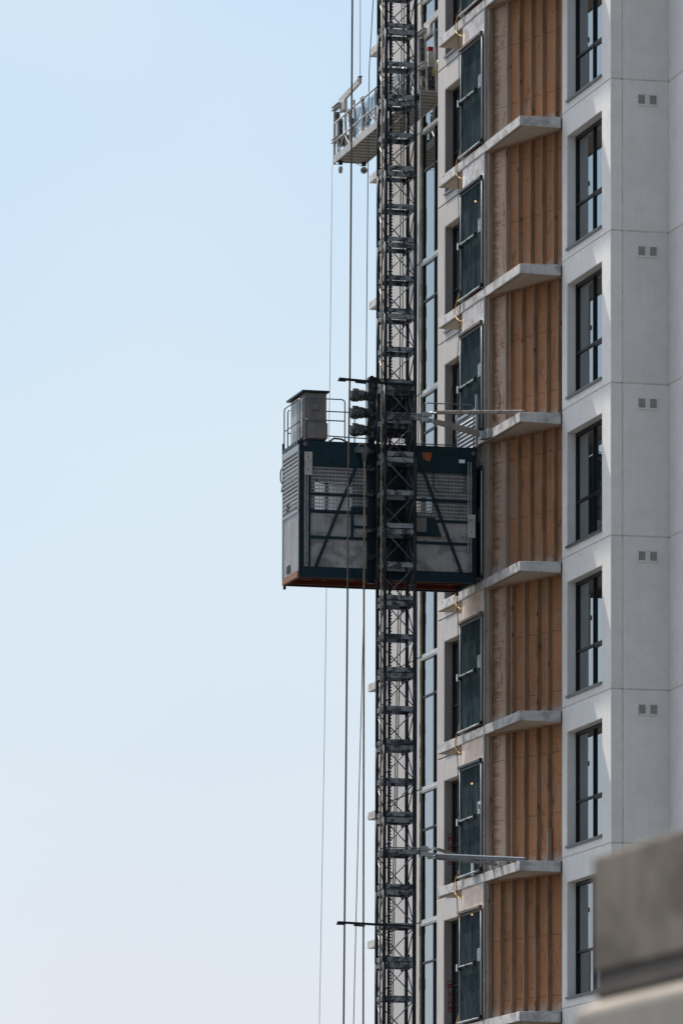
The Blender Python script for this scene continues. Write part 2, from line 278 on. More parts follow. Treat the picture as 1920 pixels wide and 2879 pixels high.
# ---------------------------------------------------------------- mesh helpers. frame: x = a (to the right), y = b (away), z = height over camera
class G:
    def __init__(s, org=(0, 0, 0)): s.bm = bmesh.new(); s.o = Vector(org); s.mi = 0
    def v(s, p): return s.bm.verts.new(Vector(p) - s.o)
    def f(s, vs):
        try: f_ = s.bm.faces.new(vs)
        except ValueError: return None
        f_.material_index = s.mi; return f_
    def box(s, a0, a1, b0, b1, z0, z1):
        return s.hexa([(a0, b0, z0), (a1, b0, z0), (a1, b1, z0), (a0, b1, z0), (a0, b0, z1), (a1, b0, z1), (a1, b1, z1), (a0, b1, z1)])
    def hexa(s, ps):
        q = [s.v(p) for p in ps]
        for i in ((0, 3, 2, 1), (4, 5, 6, 7), (0, 1, 5, 4), (1, 2, 6, 5), (2, 3, 7, 6), (3, 0, 4, 7)): s.f([q[j] for j in i])
        return s
    def prism(s, poly, z0, z1):        # plan polygon, extruded upwards
        lo = [s.v((x, y, z0)) for x, y in poly]; hi = [s.v((x, y, z1)) for x, y in poly]; n = len(poly)
        s.f(lo[::-1]); s.f(hi)
        for i in range(n): s.f([lo[i], lo[(i + 1) % n], hi[(i + 1) % n], hi[i]])
        return s
    def ring(s, p, d, r, n, up=None):
        d = Vector(d).normalized(); u = d.orthogonal().normalized() if up is None else (Vector(up) - d * d.dot(Vector(up))).normalized(); w_ = d.cross(u)
        return [s.v(Vector(p) + (u * math.cos(2 * math.pi * i / n) + w_ * math.sin(2 * math.pi * i / n)) * r) for i in range(n)]
    def tube(s, p, q, r, n=8, r2=None):
        d = Vector(q) - Vector(p); A_ = s.ring(p, d, r, n, (.13, .21, .97) if abs(d.normalized().z) < .9 else (1, .1, 0)); B_ = s.ring(q, d, r2 or r, n, (.13, .21, .97) if abs(d.normalized().z) < .9 else (1, .1, 0))
        for i in range(n): s.f([A_[i], A_[(i + 1) % n], B_[(i + 1) % n], B_[i]])
        s.f(A_[::-1]); s.f(B_); return s
    def path(s, pts, r, n=7):
        pts = [Vector(p) for p in pts]; rings = []
        for i, p in enumerate(pts):
            d = (pts[min(i + 1, len(pts) - 1)] - pts[max(i - 1, 0)]).normalized(); rings.append(s.ring(p, d, r, n, (1, .15, .1) if abs(d.x) < .8 else (0, .2, 1)))
        for A_, B_ in zip(rings, rings[1:]):
            for i in range(n): s.f([A_[i], A_[(i + 1) % n], B_[(i + 1) % n], B_[i]])
        s.f(rings[0][::-1]); s.f(rings[-1]); return s
    def beam(s, p, q, w_, h, up=(0, 0, 1)):
        p, q = Vector(p), Vector(q); d = (q - p).normalized(); u = Vector(up); u = (u - d * u.dot(d)).normalized(); x = d.cross(u)
        s.hexa([p - x * w_ / 2 - u * h / 2, q - x * w_ / 2 - u * h / 2, q + x * w_ / 2 - u * h / 2, p + x * w_ / 2 - u * h / 2,
                p - x * w_ / 2 + u * h / 2, q - x * w_ / 2 + u * h / 2, q + x * w_ / 2 + u * h / 2, p + x * w_ / 2 + u * h / 2]); return s
    def frame_panel(s, a0, a1, b0, b1, z0, z1, hb0, hb1, hz0, hz1):      # wall panel with a window hole
        def q(a): return [s.v((a, b0, z0)), s.v((a, b1, z0)), s.v((a, b1, z1)), s.v((a, b0, z1))], [s.v((a, hb0, hz0)), s.v((a, hb1, hz0)), s.v((a, hb1, hz1)), s.v((a, hb0, hz1))]
        o0, i0 = q(a0); o1, i1 = q(a1)
        for i in range(4):
            j = (i + 1) % 4
            s.f([o0[i], i0[i], i0[j], o0[j]]); s.f([o1[i], o1[j], i1[j], i1[i]]); s.f([o0[i], o0[j], o1[j], o1[i]]); s.f([i0[i], i1[i], i1[j], i0[j]])
        return s
    def build(s, name, mat, parent=None, bev=0, smooth=False, base=True, fake=None):
        bmesh.ops.recalc_face_normals(s.bm, faces=s.bm.faces); me = bpy.data.meshes.new(name); s.bm.to_mesh(me); s.bm.free()
        for m_ in ([mat] if not isinstance(mat, (list, tuple)) else mat): me.materials.append(M[m_])
        if smooth: me.polygons.foreach_set('use_smooth', [True] * len(me.polygons))
        o = bpy.data.objects.new(name, me); COL.objects.link(o)
        if parent: o.parent = parent
        if bev:
            bv = o.modifiers.new('bevel', 'BEVEL'); bv.width = bev; bv.segments = 2; bv.limit_method = 'ANGLE'; bv.angle_limit = .6
        return o
def each(g, name, mat, parent, **k):      # one object for every separate piece
    left = set(g.bm.faces); out = []
    while left:
        st_ = [left.pop()]; isl = set(st_)
        while st_:
            for e in st_.pop().edges:
                for f in e.link_faces:
                    if f in left: left.discard(f); isl.add(f); st_.append(f)
        n = G(); vm = {}
        for f in isl:
            for v in f.verts:
                if v not in vm: vm[v] = n.bm.verts.new(v.co)
        for f in isl: n.bm.faces.new([vm[v] for v in f.verts])
        out.append(n.build(name, mat, parent, **k))
    g.bm.free(); return out
def W(a, b, z):
    return Vector((C0[0] + a * math.cos(TH) - b * math.sin(TH), C0[1] + a * math.sin(TH) + b * math.cos(TH), z + CZ))
def tag(o, label, cat, group=None):
    o['label'] = label; o['category'] = cat
    if group: o['group'] = group
    return o
def thing(name, org, label, cat, group=None):
    o = bpy.data.objects.new(name, None); COL.objects.link(o); o.empty_display_size = .2
    o.location = W(*org); o.rotation_euler = (0, 0, TH); return tag(o, label, cat, group)
def loose(g, name, mat, org, label, cat, group=None, **k):      # a thing that is one mesh
    o = g.build(name, mat, **k); o.location = W(*org); o.rotation_euler = (0, 0, TH); return tag(o, label, cat, group)
def part_empty(name, parent, loc=(0, 0, 0)):
    o = bpy.data.objects.new(name, None); COL.objects.link(o); o.parent = parent; o.location = loc; o.empty_display_size = .1; return o
def copy_tree(o, parent=None, loc=None):
    c = o.copy(); COL.objects.link(c); c.parent = parent
    if loc is not None: c.location = loc
    for ch in list(o.children): copy_tree(ch, c)
    return c

# ---------------------------------------------------------------- ground
g = G(); g.v((-900, -300, 0)); g.v((900, -300, 0)); g.v((900, 1500, 0)); g.v((-900, 1500, 0)); g.bm.verts.ensure_lookup_table(); g.f(g.bm.verts[:])
gr = g.build('ground', 'ground'); gr['kind'] = 'structure'

# ---------------------------------------------------------------- the tower
ORG = (0, 0, -CZ)
tower = thing('apartment_tower', ORG, 'pale concrete apartment tower under construction with plywood hoardings and black framed windows', 'building')
TG = lambda: G(ORG)
N0, N1 = -5, 8           # storeys k: between joint k (top) and joint k+1
STUDS = {-1: [.261, .427, .585, .737, .912], 0: [.248, .412, .579, .733, .89], 1: [.245, .30, .462, .625, .796, .95],
         2: [.247, .403, .573, .735, .891], 3: [.248, .33, .498, .668, .811], 4: [.248, .33, .498, .665, .815], 5: [.174, .333, .494, .647, .813]}
def window(b0, b1, z0, z1, a0=.178, bm_=1.8, zt=None, casement=True):
    g = TG(); fw = .045
    g.box(a0, a0 + .1, b0, b0 + fw, z0, z1); g.box(a0, a0 + .1, b1 - fw, b1, z0, z1)
    g.box(a0, a0 + .1, b0 + fw, b1 - fw, z1 - .07, z1); g.box(a0, a0 + .1, b0 + fw, b1 - fw, z0, z0 + .045)
    g.box(a0, a0 + .1, bm_, bm_ + fw, z0 + .045, z1 - .07)
    zt = zt or z0 + .86
    g.box(a0 + .008, a0 + .1, b0 + fw, bm_, zt, zt + .05); g.box(a0 + .008, a0 + .1, bm_ + fw, b1 - fw, zt, zt + .05)
    wd = g.build('window', 'black_frame', tower)
    if casement:
        g = TG(); s0, s1 = b0 + fw, bm_
        g.box(a0 + .016, a0 + .1, s0, s0 + .04, z0 + .045, zt); g.box(a0 + .016, a0 + .1, s1 - .04, s1, z0 + .045, zt); g.box(a0 + .016, a0 + .1, s0 + .04, s1 - .04, z0 + .045, z0 + .085); g.box(a0 + .016, a0 + .1, s0 + .04, s1 - .04, zt - .04, zt)
        g.build('sash', 'black_frame', wd)
    for (p0, p1, q0, q1) in ((b0 + fw, bm_, z0 + .045, zt), (b0 + fw, bm_, zt + .05, z1 - .07), (bm_ + fw, b1 - fw, z0 + .045, zt), (bm_ + fw, b1 - fw, zt + .05, z1 - .07)):
        g = TG(); j = random.uniform(-.004, .004); g.hexa([(a0 + .042, p0, q0), (a0 + .052, p0, q0), (a0 + .052 + j, p1, q0), (a0 + .042 + j, p1, q0), (a0 + .042, p0, q1), (a0 + .052, p0, q1), (a0 + .052 + j, p1, q1), (a0 + .042 + j, p1, q1)])
        g.build('pane', 'glass', wd)
    g = TG(); g.box(-.035, a0, b0 - .012, b1 + .012, z0 - .016, z0 + .003); g.box(-.035, -.028, b0 - .012, b1 + .012, z0 - .045, z0 - .016); g.build('sill', 'flashing', wd)
    return wd
HP1 = Vector((-.845, 5.845)); HP2 = Vector((-.005, 3.375)); HD = (HP2 - HP1).normalized(); HN = Vector((-HD.y, HD.x))     # hoarding line, HN points behind it
if HN.x < 0: HN = -HN
for k in range(N0, N1 + 1):
    zt, zb = J(k) - .012, J(k + 1) + .012
    hz0, hz1 = J(k + 1) + .207, J(k) - .508
    g = TG(); g.frame_panel(0, .235, 0, 3.345, zb, zt, .603, 3.0, hz0, hz1); g.build('wall_panel', 'panel', tower, bev=.012)
    g = TG(); g.box(.252, 1.35, 0, .2, zb, zt); g.build('wall_panel', 'panel', tower, bev=.012)
    g = TG(); g.box(1.178, 1.4, -9, -.002, zb, zt); g.build('wall_panel', 'panel', tower, bev=.012)
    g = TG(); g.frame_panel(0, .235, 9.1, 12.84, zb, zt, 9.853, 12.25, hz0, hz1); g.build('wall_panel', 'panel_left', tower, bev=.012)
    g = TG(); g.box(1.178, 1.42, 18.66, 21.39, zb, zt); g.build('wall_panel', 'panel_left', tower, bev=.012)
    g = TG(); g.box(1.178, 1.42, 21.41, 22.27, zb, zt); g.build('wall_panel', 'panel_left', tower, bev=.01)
    g = TG(); g.box(.008, .22, .012, 3.33, J(k) - .014, J(k) + .014); g.build('joint_sealant', 'sealant', tower)
    g = TG(); g.box(.24, 1.17, .004, .18, J(k) - .014, J(k) + .014); g.build('joint_sealant', 'sealant', tower)
    g = TG(); g.box(.232, .26, .005, .19, zb, zt); g.build('joint_sealant', 'sealant', tower)
    g = TG(); g.box(1.184, 1.38, -8.9, 0, J(k) - .014, J(k) + .014); g.build('joint_sealant', 'sealant', tower)
    g = TG(); g.box(.03, .22, 9.12, 12.82, J(k) - .02, J(k) + .014)
    g.build('joint_sealant', 'sealant_dark', tower)
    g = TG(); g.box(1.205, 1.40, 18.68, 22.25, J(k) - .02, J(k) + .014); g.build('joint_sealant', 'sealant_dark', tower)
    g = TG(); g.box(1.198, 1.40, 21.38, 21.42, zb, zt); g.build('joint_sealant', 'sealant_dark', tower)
    g = TG(); g.box(.12, .25, 4.0, 9.09, zb - .02, zt + .02); g.build('wall_panel', 'core', tower)
    window(.605, 2.998, hz0 + .002, hz1 - .002, bm_=1.76)
    window(9.855, 12.248, hz0 + .002, hz1 - .002, bm_=11.2, casement=False)
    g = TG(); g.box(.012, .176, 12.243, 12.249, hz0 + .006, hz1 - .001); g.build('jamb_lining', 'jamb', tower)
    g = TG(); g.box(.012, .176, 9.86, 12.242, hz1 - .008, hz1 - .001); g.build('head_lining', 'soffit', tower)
    if k == 2:
        for q0, q1 in ((1.06, 1.19), (1.22, 1.50)):
            g = TG(); g.box(.214, .218, .72, 1.30, J(k + 1) + q0 + .3, J(k + 1) + q1 + .3); g.build('paper', 'notice', tower)
    # curtain wall
    g = TG(); zj = J(k)
    g.box(1.20, 1.32, 18.50, 18.56, zj - 3 + .05, zj - .09); g.box(1.20, 1.32, 17.50, 17.56, zj - 3 + .05, zj - .09); g.box(1.20, 1.32, 14.4, 14.46, zj - 3 + .05, zj - .09)
    g.box(1.21, 1.32, 12.9, 14.4, zj - .95, zj - .90); g.box(1.21, 1.32, 14.46, 17.5, zj - .95, zj - .90); g.box(1.21, 1.32, 17.56, 18.5, zj - .95, zj - .90)
    cw = g.build('curtain_window', 'black_frame', tower)
    g = TG(); g.box(1.185, 1.3, 12.9, 18.56, zj - .09, zj - .055); g.box(1.17, 1.3, 12.9, 18.56, zj - .055, zj - .035); g.box(1.2, 1.3, 12.9, 18.56, zj - .035, zj + .05); g.build('spandrel', 'alu', cw)
    for p0, p1 in ((12.9, 14.4), (14.46, 17.5), (17.56, 18.5)):
        for q0, q1 in ((zj - .90, zj - .09), (zj - 2.95, zj - .95)):
            j = random.uniform(-.003, .003); g = TG(); g.hexa([(1.235, p0, q0), (1.245, p0, q0), (1.245 + j, p1, q0), (1.235 + j, p1, q0), (1.235, p0, q1), (1.245, p0, q1), (1.245 + j, p1, q1), (1.235 + j, p1, q1)]); g.build('pane', 'glass', cw)
    g = TG()
    for i in range(12):
        r = random.uniform(.01, .028); z = zb + i * .248; g.box(1.19 - r, 1.25, 18.595 + random.uniform(0, .012), 18.655, z, z + .247)
    g.build('insulation_strip', 'foam', tower)
    # balcony slabs
    def slab(b0, b1, a0, a1):
        g = TG(); zo, zi, lo = J(k) - .068, J(k) - .043, J(k) - .255
        g.hexa([(a0, b0, lo), (a1, b0, lo - .012), (a1, b1, lo - .012), (a0, b1, lo), (a0, b0, zo), (a1, b0, zi), (a1, b1, zi), (a0, b1, zo)]); return g
    sl_ = slab(3.325, 9.54, -.887, -.028).build('balcony_slab', 'slab', tower, bev=.006)
    g = TG(); g.box(-.83, -.815, 3.38, 9.49, J(k) - .2645, J(k) - .2555); g.build('drip_groove', 'sealant_dark', sl_)
    g = TG(); zo = J(k) - .2555; g.hexa([(-.882, 3.33, zo - .002), (-.03, 3.33, zo - .014), (-.03, 9.535, zo - .014), (-.882, 9.535, zo - .002), (-.882, 3.33, zo + .004), (-.03, 3.33, zo - .008), (-.03, 9.535, zo - .008), (-.882, 9.535, zo + .004)]); g.build('soffit', 'soffit', sl_)
    g = TG(); g.box(-.03, -.001, 3.35, 3.39, J(k) - .272, J(k) - .045); g.build('joint_sealant', 'black', tower)
    g = TG(); g.box(1.15, 3.0, 21.44, 23.18, J(k) - .236, J(k) - .058); g.build('balcony_slab', 'slab', tower, bev=.006)
    g = TG(); g.box(1.30, 1.315, 22.30, 22.68, J(k) + .02, J(k) + .93); gg = g.build('glass_guard', 'guard_glass', tower)
    g = TG(); g.box(1.285, 1.33, 22.29, 22.70, J(k) + .93, J(k) + .96); g.box(1.285, 1.33, 22.29, 22.70, J(k) - .02, J(k) + .02); g.box(1.285, 1.33, 22.70, 22.72, J(k) - .05, J(k) + .96); g.build('guard_rail', 'black_frame', gg)
    # vents in the blank wall
    for a0 in (.537, .770):
        g = TG(); z1 = J(k) - .272; z0 = z1 - .232; a1 = a0 + .184
        g.box(a0, a0 + .022, -.016, .001, z0, z1); g.box(a1 - .022, a1, -.016, .001, z0, z1); g.box(a0 + .022, a1 - .022, -.016, .001, z1 - .022, z1); g.box(a0 + .022, a1 - .022, -.016, .001, z0, z0 + .034)
        vf = g.build('vent', 'vent', tower)
        g = TG(); g.box(a0 + .022, a1 - .022, -.006, -.003, z0 + .034, z1 - .022); g.build('vent_core', 'black', vf)
        g = TG()
        for i in range(9):
            z = z0 + .042 + i * .019; g.hexa([(a0 + .022, -.013, z), (a1 - .022, -.013, z), (a1 - .022, -.006, z + .007), (a0 + .022, -.006, z + .003), (a0 + .022, -.014, z + .007), (a1 - .022, -.014, z + .007), (a1 - .022, -.007, z + .009), (a0 + .022, -.007, z + .009)])
        g.build('louvre', 'vent', vf)
    # hoarding of plywood and studs, standing on slab k+1
    z0, z1 = J(k + 1) - .06, J(k) - .262
    def hp(t, off): q = HP1 + (HP2 - HP1) * t + HN * off; return (q.x, q.y)
    def hbox(g, t0, t1, o0, o1, za, zb_): g.prism([hp(t0, o0), hp(t1, o0), hp(t1, o1), hp(t0, o1)], za, zb_)
    ts = STUDS.get(k, [.25, .41, .57, .73, .89])
    tsp = ts[0] if k != 5 else .04
    g = TG(); hbox(g, .0, tsp, .095, .11, z0, z1); hd = g.build('plywood_hoarding', 'ply_grey', tower)
    g = TG(); hbox(g, tsp, 1.0, .096, .111, z0, z1); g.build('plywood_sheet', 'ply', hd)
    g = TG(); hbox(g, .0, 1.0, .004, .094, z1 - .04, z1 - .001); g.build('top_plate', 'stud', hd)
    ln = .0155
    for t in [.0085] + ts:
        g = TG(); hbox(g, t - ln / 2, t + ln / 2, .0, .094, z0, z1 - .041); g.build('stud', 'stud_grey' if t < .03 or (t == ts[0] and k != 5) else 'stud', hd, bev=.003)
    if k == 4:
        g = TG(); hbox(g, .822, .837, -.035, .06, z0, z0 + .72); g.build('scab_board', 'stud_grey', hd)
    # landing enclosure and the infill above the gate
    g = TG(); g.box(-.86, -.02, 7.71, 7.73, z0, z1); g.build('landing_side', 'ply', tower)
    im = 'infill_ply' if k >= 3 else 'infill'
    g = TG(); g.box(-.866, -.85, 5.99, 6.85, J(k) - .80, J(k) - .258); ip = g.build('infill_panel', im, tower, bev=.003)
    g = TG(); g.box(-.864, -.85, 6.857, 7.70, J(k) - .80, J(k) - .258); g.build('infill_board', im, ip, bev=.003)
    g = TG(); g.box(-.893, -.875, 5.893, 5.913, z0, z1); g.build('jamb_post', 'galv', tower)
    g = TG(); g.box(-.893, -.87, 5.94, 5.972, z0, z1); g.build('jamb_post', 'galv', tower)
    g = TG(); g.box(-.862, -.80, 5.86, 5.99, z0, z1); g.build('jamb_filler', 'stud_grey', tower)
g = TG(); zt = J(N0); zb = -CZ
g.box(.27, 14, .2, 12.8, zb, zt); g.box(1.4, 14, -9, .198, zb, zt); g.box(1.42, 14, 12.9, 22.2, zb, zt); g.box(.25, 1.36, 12.62, 12.83, zb, zt)
g.build('core', 'core', tower)
g = TG(); g.box(-.0, 14, -9.1, 22.3, zt + .01, zt + .3); g.build('roof_slab', 'slab', tower)
# red marker writing on the window reveals
def writing(txt, a, b, z, size, parent, mat, w_=None):
    cu = bpy.data.curves.new('writing', 'FONT'); cu.body = txt; cu.size = size; cu.extrude = .0008; cu.offset = .004 * size / .12
    to = bpy.data.objects.new('writing', cu); COL.objects.link(to); bpy.context.view_layer.update()
    me = bpy.data.meshes.new_from_object(to.evaluated_get(bpy.context.evaluated_depsgraph_get())); bpy.data.objects.remove(to)
    me.materials.clear(); me.materials.append(M[mat]); return me
def place_me(me, name, parent, mtx):
    o = bpy.data.objects.new(name, me); COL.objects.link(o); o.parent = parent; o.matrix_local = mtx; return o
for txt, z in (('| BL-W10-/01', 12.60), ('| BL-W10-/01', 9.44)):
    me = writing(txt, 0, 0, 0, .125, tower, 'redpen')
    # reading downwards on the jamb that faces the camera: text x -> -z, text up -> +a
    mx = Matrix(((0, 1, 0, .085), (0, 0, -1, 12.2415), (-1, 0, 0, z + CZ), (0, 0, 0, 1)))
    place_me(me, 'writing', tower, mx)

# ---------------------------------------------------------------- landing gates
def make_gate(k, label):
    z = J(k + 1) + .0; t = thing('landing_gate', (-.9, 7.70, z), label, 'gate', 'mesh landing gates in front of the hoist stops')
    o = (-.9, 7.70, z); NG = lambda: G(o); H = 2.24
    g = NG(); g.tube((-.915, 7.67, z - .05), (-.915, 7.67, z + H), .015); g.tube((-.915, 6.045, z - .05), (-.915, 6.045, z + H), .018); g.build('gate_post', 'galv_white', t, smooth=True)
    g = NG(); g.beam((-.93, 6.03, z + H + .005), (-.93, 7.70, z + H + .005), .07, .05); g.beam((-.905, 6.03, z + H - .05), (-.905, 7.70, z + H - .05), .03, .05); g.box(-.96, -.90, 6.01, 6.06, z + H - .05, z + H + .045); g.build('top_rail', 'brown_cable' if k % 2 else 'mast', t)
    g = NG(); g.tube((-.94, 6.05, z - .015), (-.94, 7.72, z - .015), .022); g.build('bottom_rail', 'galv', t, smooth=True)
    g = NG(); g.box(-.965, -.90, 6.0, 6.06, z - .04, z + .04); g.build('hinge', 'black', t)
    g = NG(); g.box(-.903, -.899, 6.06, 7.655, z + .02, z + H - .02); g.build('gate_mesh', 'net', t)
    g = NG(); zz = z + 1.12
    g.beam((-.965, 6.42, zz + .012), (-.965, 7.58, zz + .012), .035, .022); lb = g.build('latch_bar', 'galv_white', t)
    g = NG(); g.box(-.985, -.93, 6.39, 6.46, zz - .045, zz + .06); g.box(-.985, -.93, 6.96, 7.03, zz - .035, zz + .02); g.box(-.985, -.93, 7.52, 7.6, zz - .06, zz + .03); g.box(-.96, -.93, 6.4, 7.6, zz - .03, zz - .004); g.build('latch_block', 'black', lb)
    g = NG(); g.box(-.99, -.93, 7.63, 7.68, zz - .07, zz + .07); g.build('switch_box', 'white', t)
    g = NG(); a, b0, b1, z0, z1 = -.9065, 6.075, 6.36, z + 1.16, z + 1.42; g.box(a, a + .003, b0, b1, z0, z1); nt_ = g.build('notice', 'notice', t)
    g = NG()
    if k == 4:
        for i in range(24):
            aa, a2 = i / 24 * 2 * math.pi, (i + 1) / 24 * 2 * math.pi
            g.tube((a - .002, 6.20 + .06 * math.cos(aa), z0 + .14 + .07 * math.sin(aa)), (a - .002, 6.20 + .06 * math.cos(a2), z0 + .14 + .07 * math.sin(a2)), .009, 5)
        g.tube((a - .002, 6.2, z0 + .10), (a - .002, 6.2, z0 + .18), .012, 5)
    else:
        for i in range(7): g.box(a - .002, a, b0 + .03, b1 - .03 - .05 * (i % 3), z0 + .025 + i * .034, z0 + .037 + i * .034)
    g.build('notice_print', 'flashing', nt_)
    g = NG(); g.path([(-.955, 7.65, zz + .07), (-.95, 7.70, zz + .16), (-.94, 7.67, zz + .2)], .006); g.path([(-.95, 7.655, zz - .07), (-.95, 7.72, zz - .3), (-.93, 7.69, zz - .6), (-.93, 7.67, zz - .7)], .008); g.build('switch_cable', 'black', t)
ORD = ['topmost', 'second', 'third', 'fourth', 'fifth', 'sixth', 'seventh', 'eighth', 'ninth']
GL = {-2: 'dark mesh landing gate cut off by the top edge of the photo', -1: 'topmost complete dark mesh landing gate, right of the suspended platform',
      0: 'dark mesh landing gate with a lit lamp behind it, two storeys above the hoist car', 1: 'dark mesh landing gate just above the hoist car, partly behind the raised car door',
      2: 'dark mesh landing gate hidden behind the right end of the hoist car', 3: 'dark mesh landing gate one storey below the hoist car, with no lamp',
      4: 'dark mesh landing gate with round blue notice mark, crossed by the lower wall tie', 5: 'lowest dark mesh landing gate, at the bottom edge of the photo'}
for k in range(-2, 6): make_gate(k, GL[k])
# work lamps hung inside the landings
for (b, z, lab) in ((6.937, 25.155, 'small lit yellow work lamp behind the upper mesh landing gate'), (7.159, 13.103, 'lit work lamp behind the gate above the lower wall tie'), (7.148, 10.407, 'lit work lamp behind the lowest mesh landing gate')):
    kk = math.floor((J(0) - z) / 3); top = J(kk) - .26; o = (-.8, b, top)
    t = thing('work_lamp', o, lab, 'lamp', 'work lamps behind the landing gates')
    g = G(o); g.path([(-.8, b, top), (-.8, b, z + .06)], .006); g.tube((-.8, b, z + .1), (-.8, b, z + .035), .022); g.build('lamp_cord', 'black', t)
    g = G(o); bmesh.ops.create_icosphere(g.bm, subdivisions=2, radius=.024, matrix=Matrix.Translation(Vector((-.8, b, z)) - g.o)); g.build('bulb', 'bulb', t, smooth=True)

# yellow hoses and black cables looping at each landing
def loop(name, mat, pts, r, org, label, cat, group):
    # smooth the control points with Catmull-Rom
    P = [Vector(p) for p in pts]; out = []
    for i in range(len(P) - 1):
        p0, p1, p2, p3 = P[max(i - 1, 0)], P[i], P[i + 1], P[min(i + 2, len(P) - 1)]
        for s in range(6):
            u = s / 6; out.append(.5 * ((2 * p1) + (-p0 + p2) * u + (2 * p0 - 5 * p1 + 4 * p2 - p3) * u * u + (-p0 + 3 * p1 - 3 * p2 + p3) * u ** 3))
    out.append(P[-1]); g = G(org); g.path(out, r, 6)
    return loose(g, name, mat, org, label, cat, group, smooth=True)
HL = {-1: 'yellow hose looping over the balcony slab at the top of the photo', 0: 'yellow hose over the balcony slab, two storeys above the hoist car', 1: 'yellow hose over the balcony slab, one storey above the hoist car',
      3: 'yellow hose dangling just under the right end of the hoist car', 4: 'yellow hose over the balcony slab two storeys below the hoist car', 5: 'yellow hose just left of the lower wall tie', 6: 'yellow hose at the bottom edge of the photo'}
for n, lab in HL.items():
    z = J(n); d = random.uniform(-.06, .06); o = (-.93, 7.75, z)
    loop('yellow_hose', 'yellow', [(-.80, 7.70, z + .30), (-.91, 7.70, z + .17), (-.95, 7.86 + d, z - .06), (-.95, 7.95 + d, z - .22), (-.94, 7.80, z - .38), (-.90, 7.62, z - .46)], .011, o, lab, 'hose', 'yellow hoses over the slab edges')
KL = {-1: 'black cable down beside the topmost complete landing gate', 0: 'black cable beside the landing gate two storeys above the hoist car', 1: 'black cable hanging free above the roof rail of the hoist car', 3: 'black cable beside the gate one storey below the hoist car', 4: 'black cable beside the gate above the lower wall tie', 5: 'black cable beside the lowest landing gate'}
for n, lab in KL.items():
    z = J(n); o = (-.93, 7.7, z); s = .0 if n != 1 else 1
    pts = [(-.93, 7.69, z + .45), (-.95, 7.74, z + .1), (-.96, 7.76, z - .25), (-.95, 7.70, z - .7), (-.94, 7.72, z - 1.2), (-.93, 7.70, z - 1.75)]
    if n == 1: pts = [(-.93, 7.64, z + .2), (-.93, 7.66, z - .3), (-.95, 7.75, z - 1.1), (-1.0, 8.05, z - 1.9), (-1.0, 8.1, z - 2.3), (-.95, 7.8, z - 2.75)]
    loop('black_cable', 'black', pts, .009, o, lab, 'cable', 'black cables beside the landing gates')

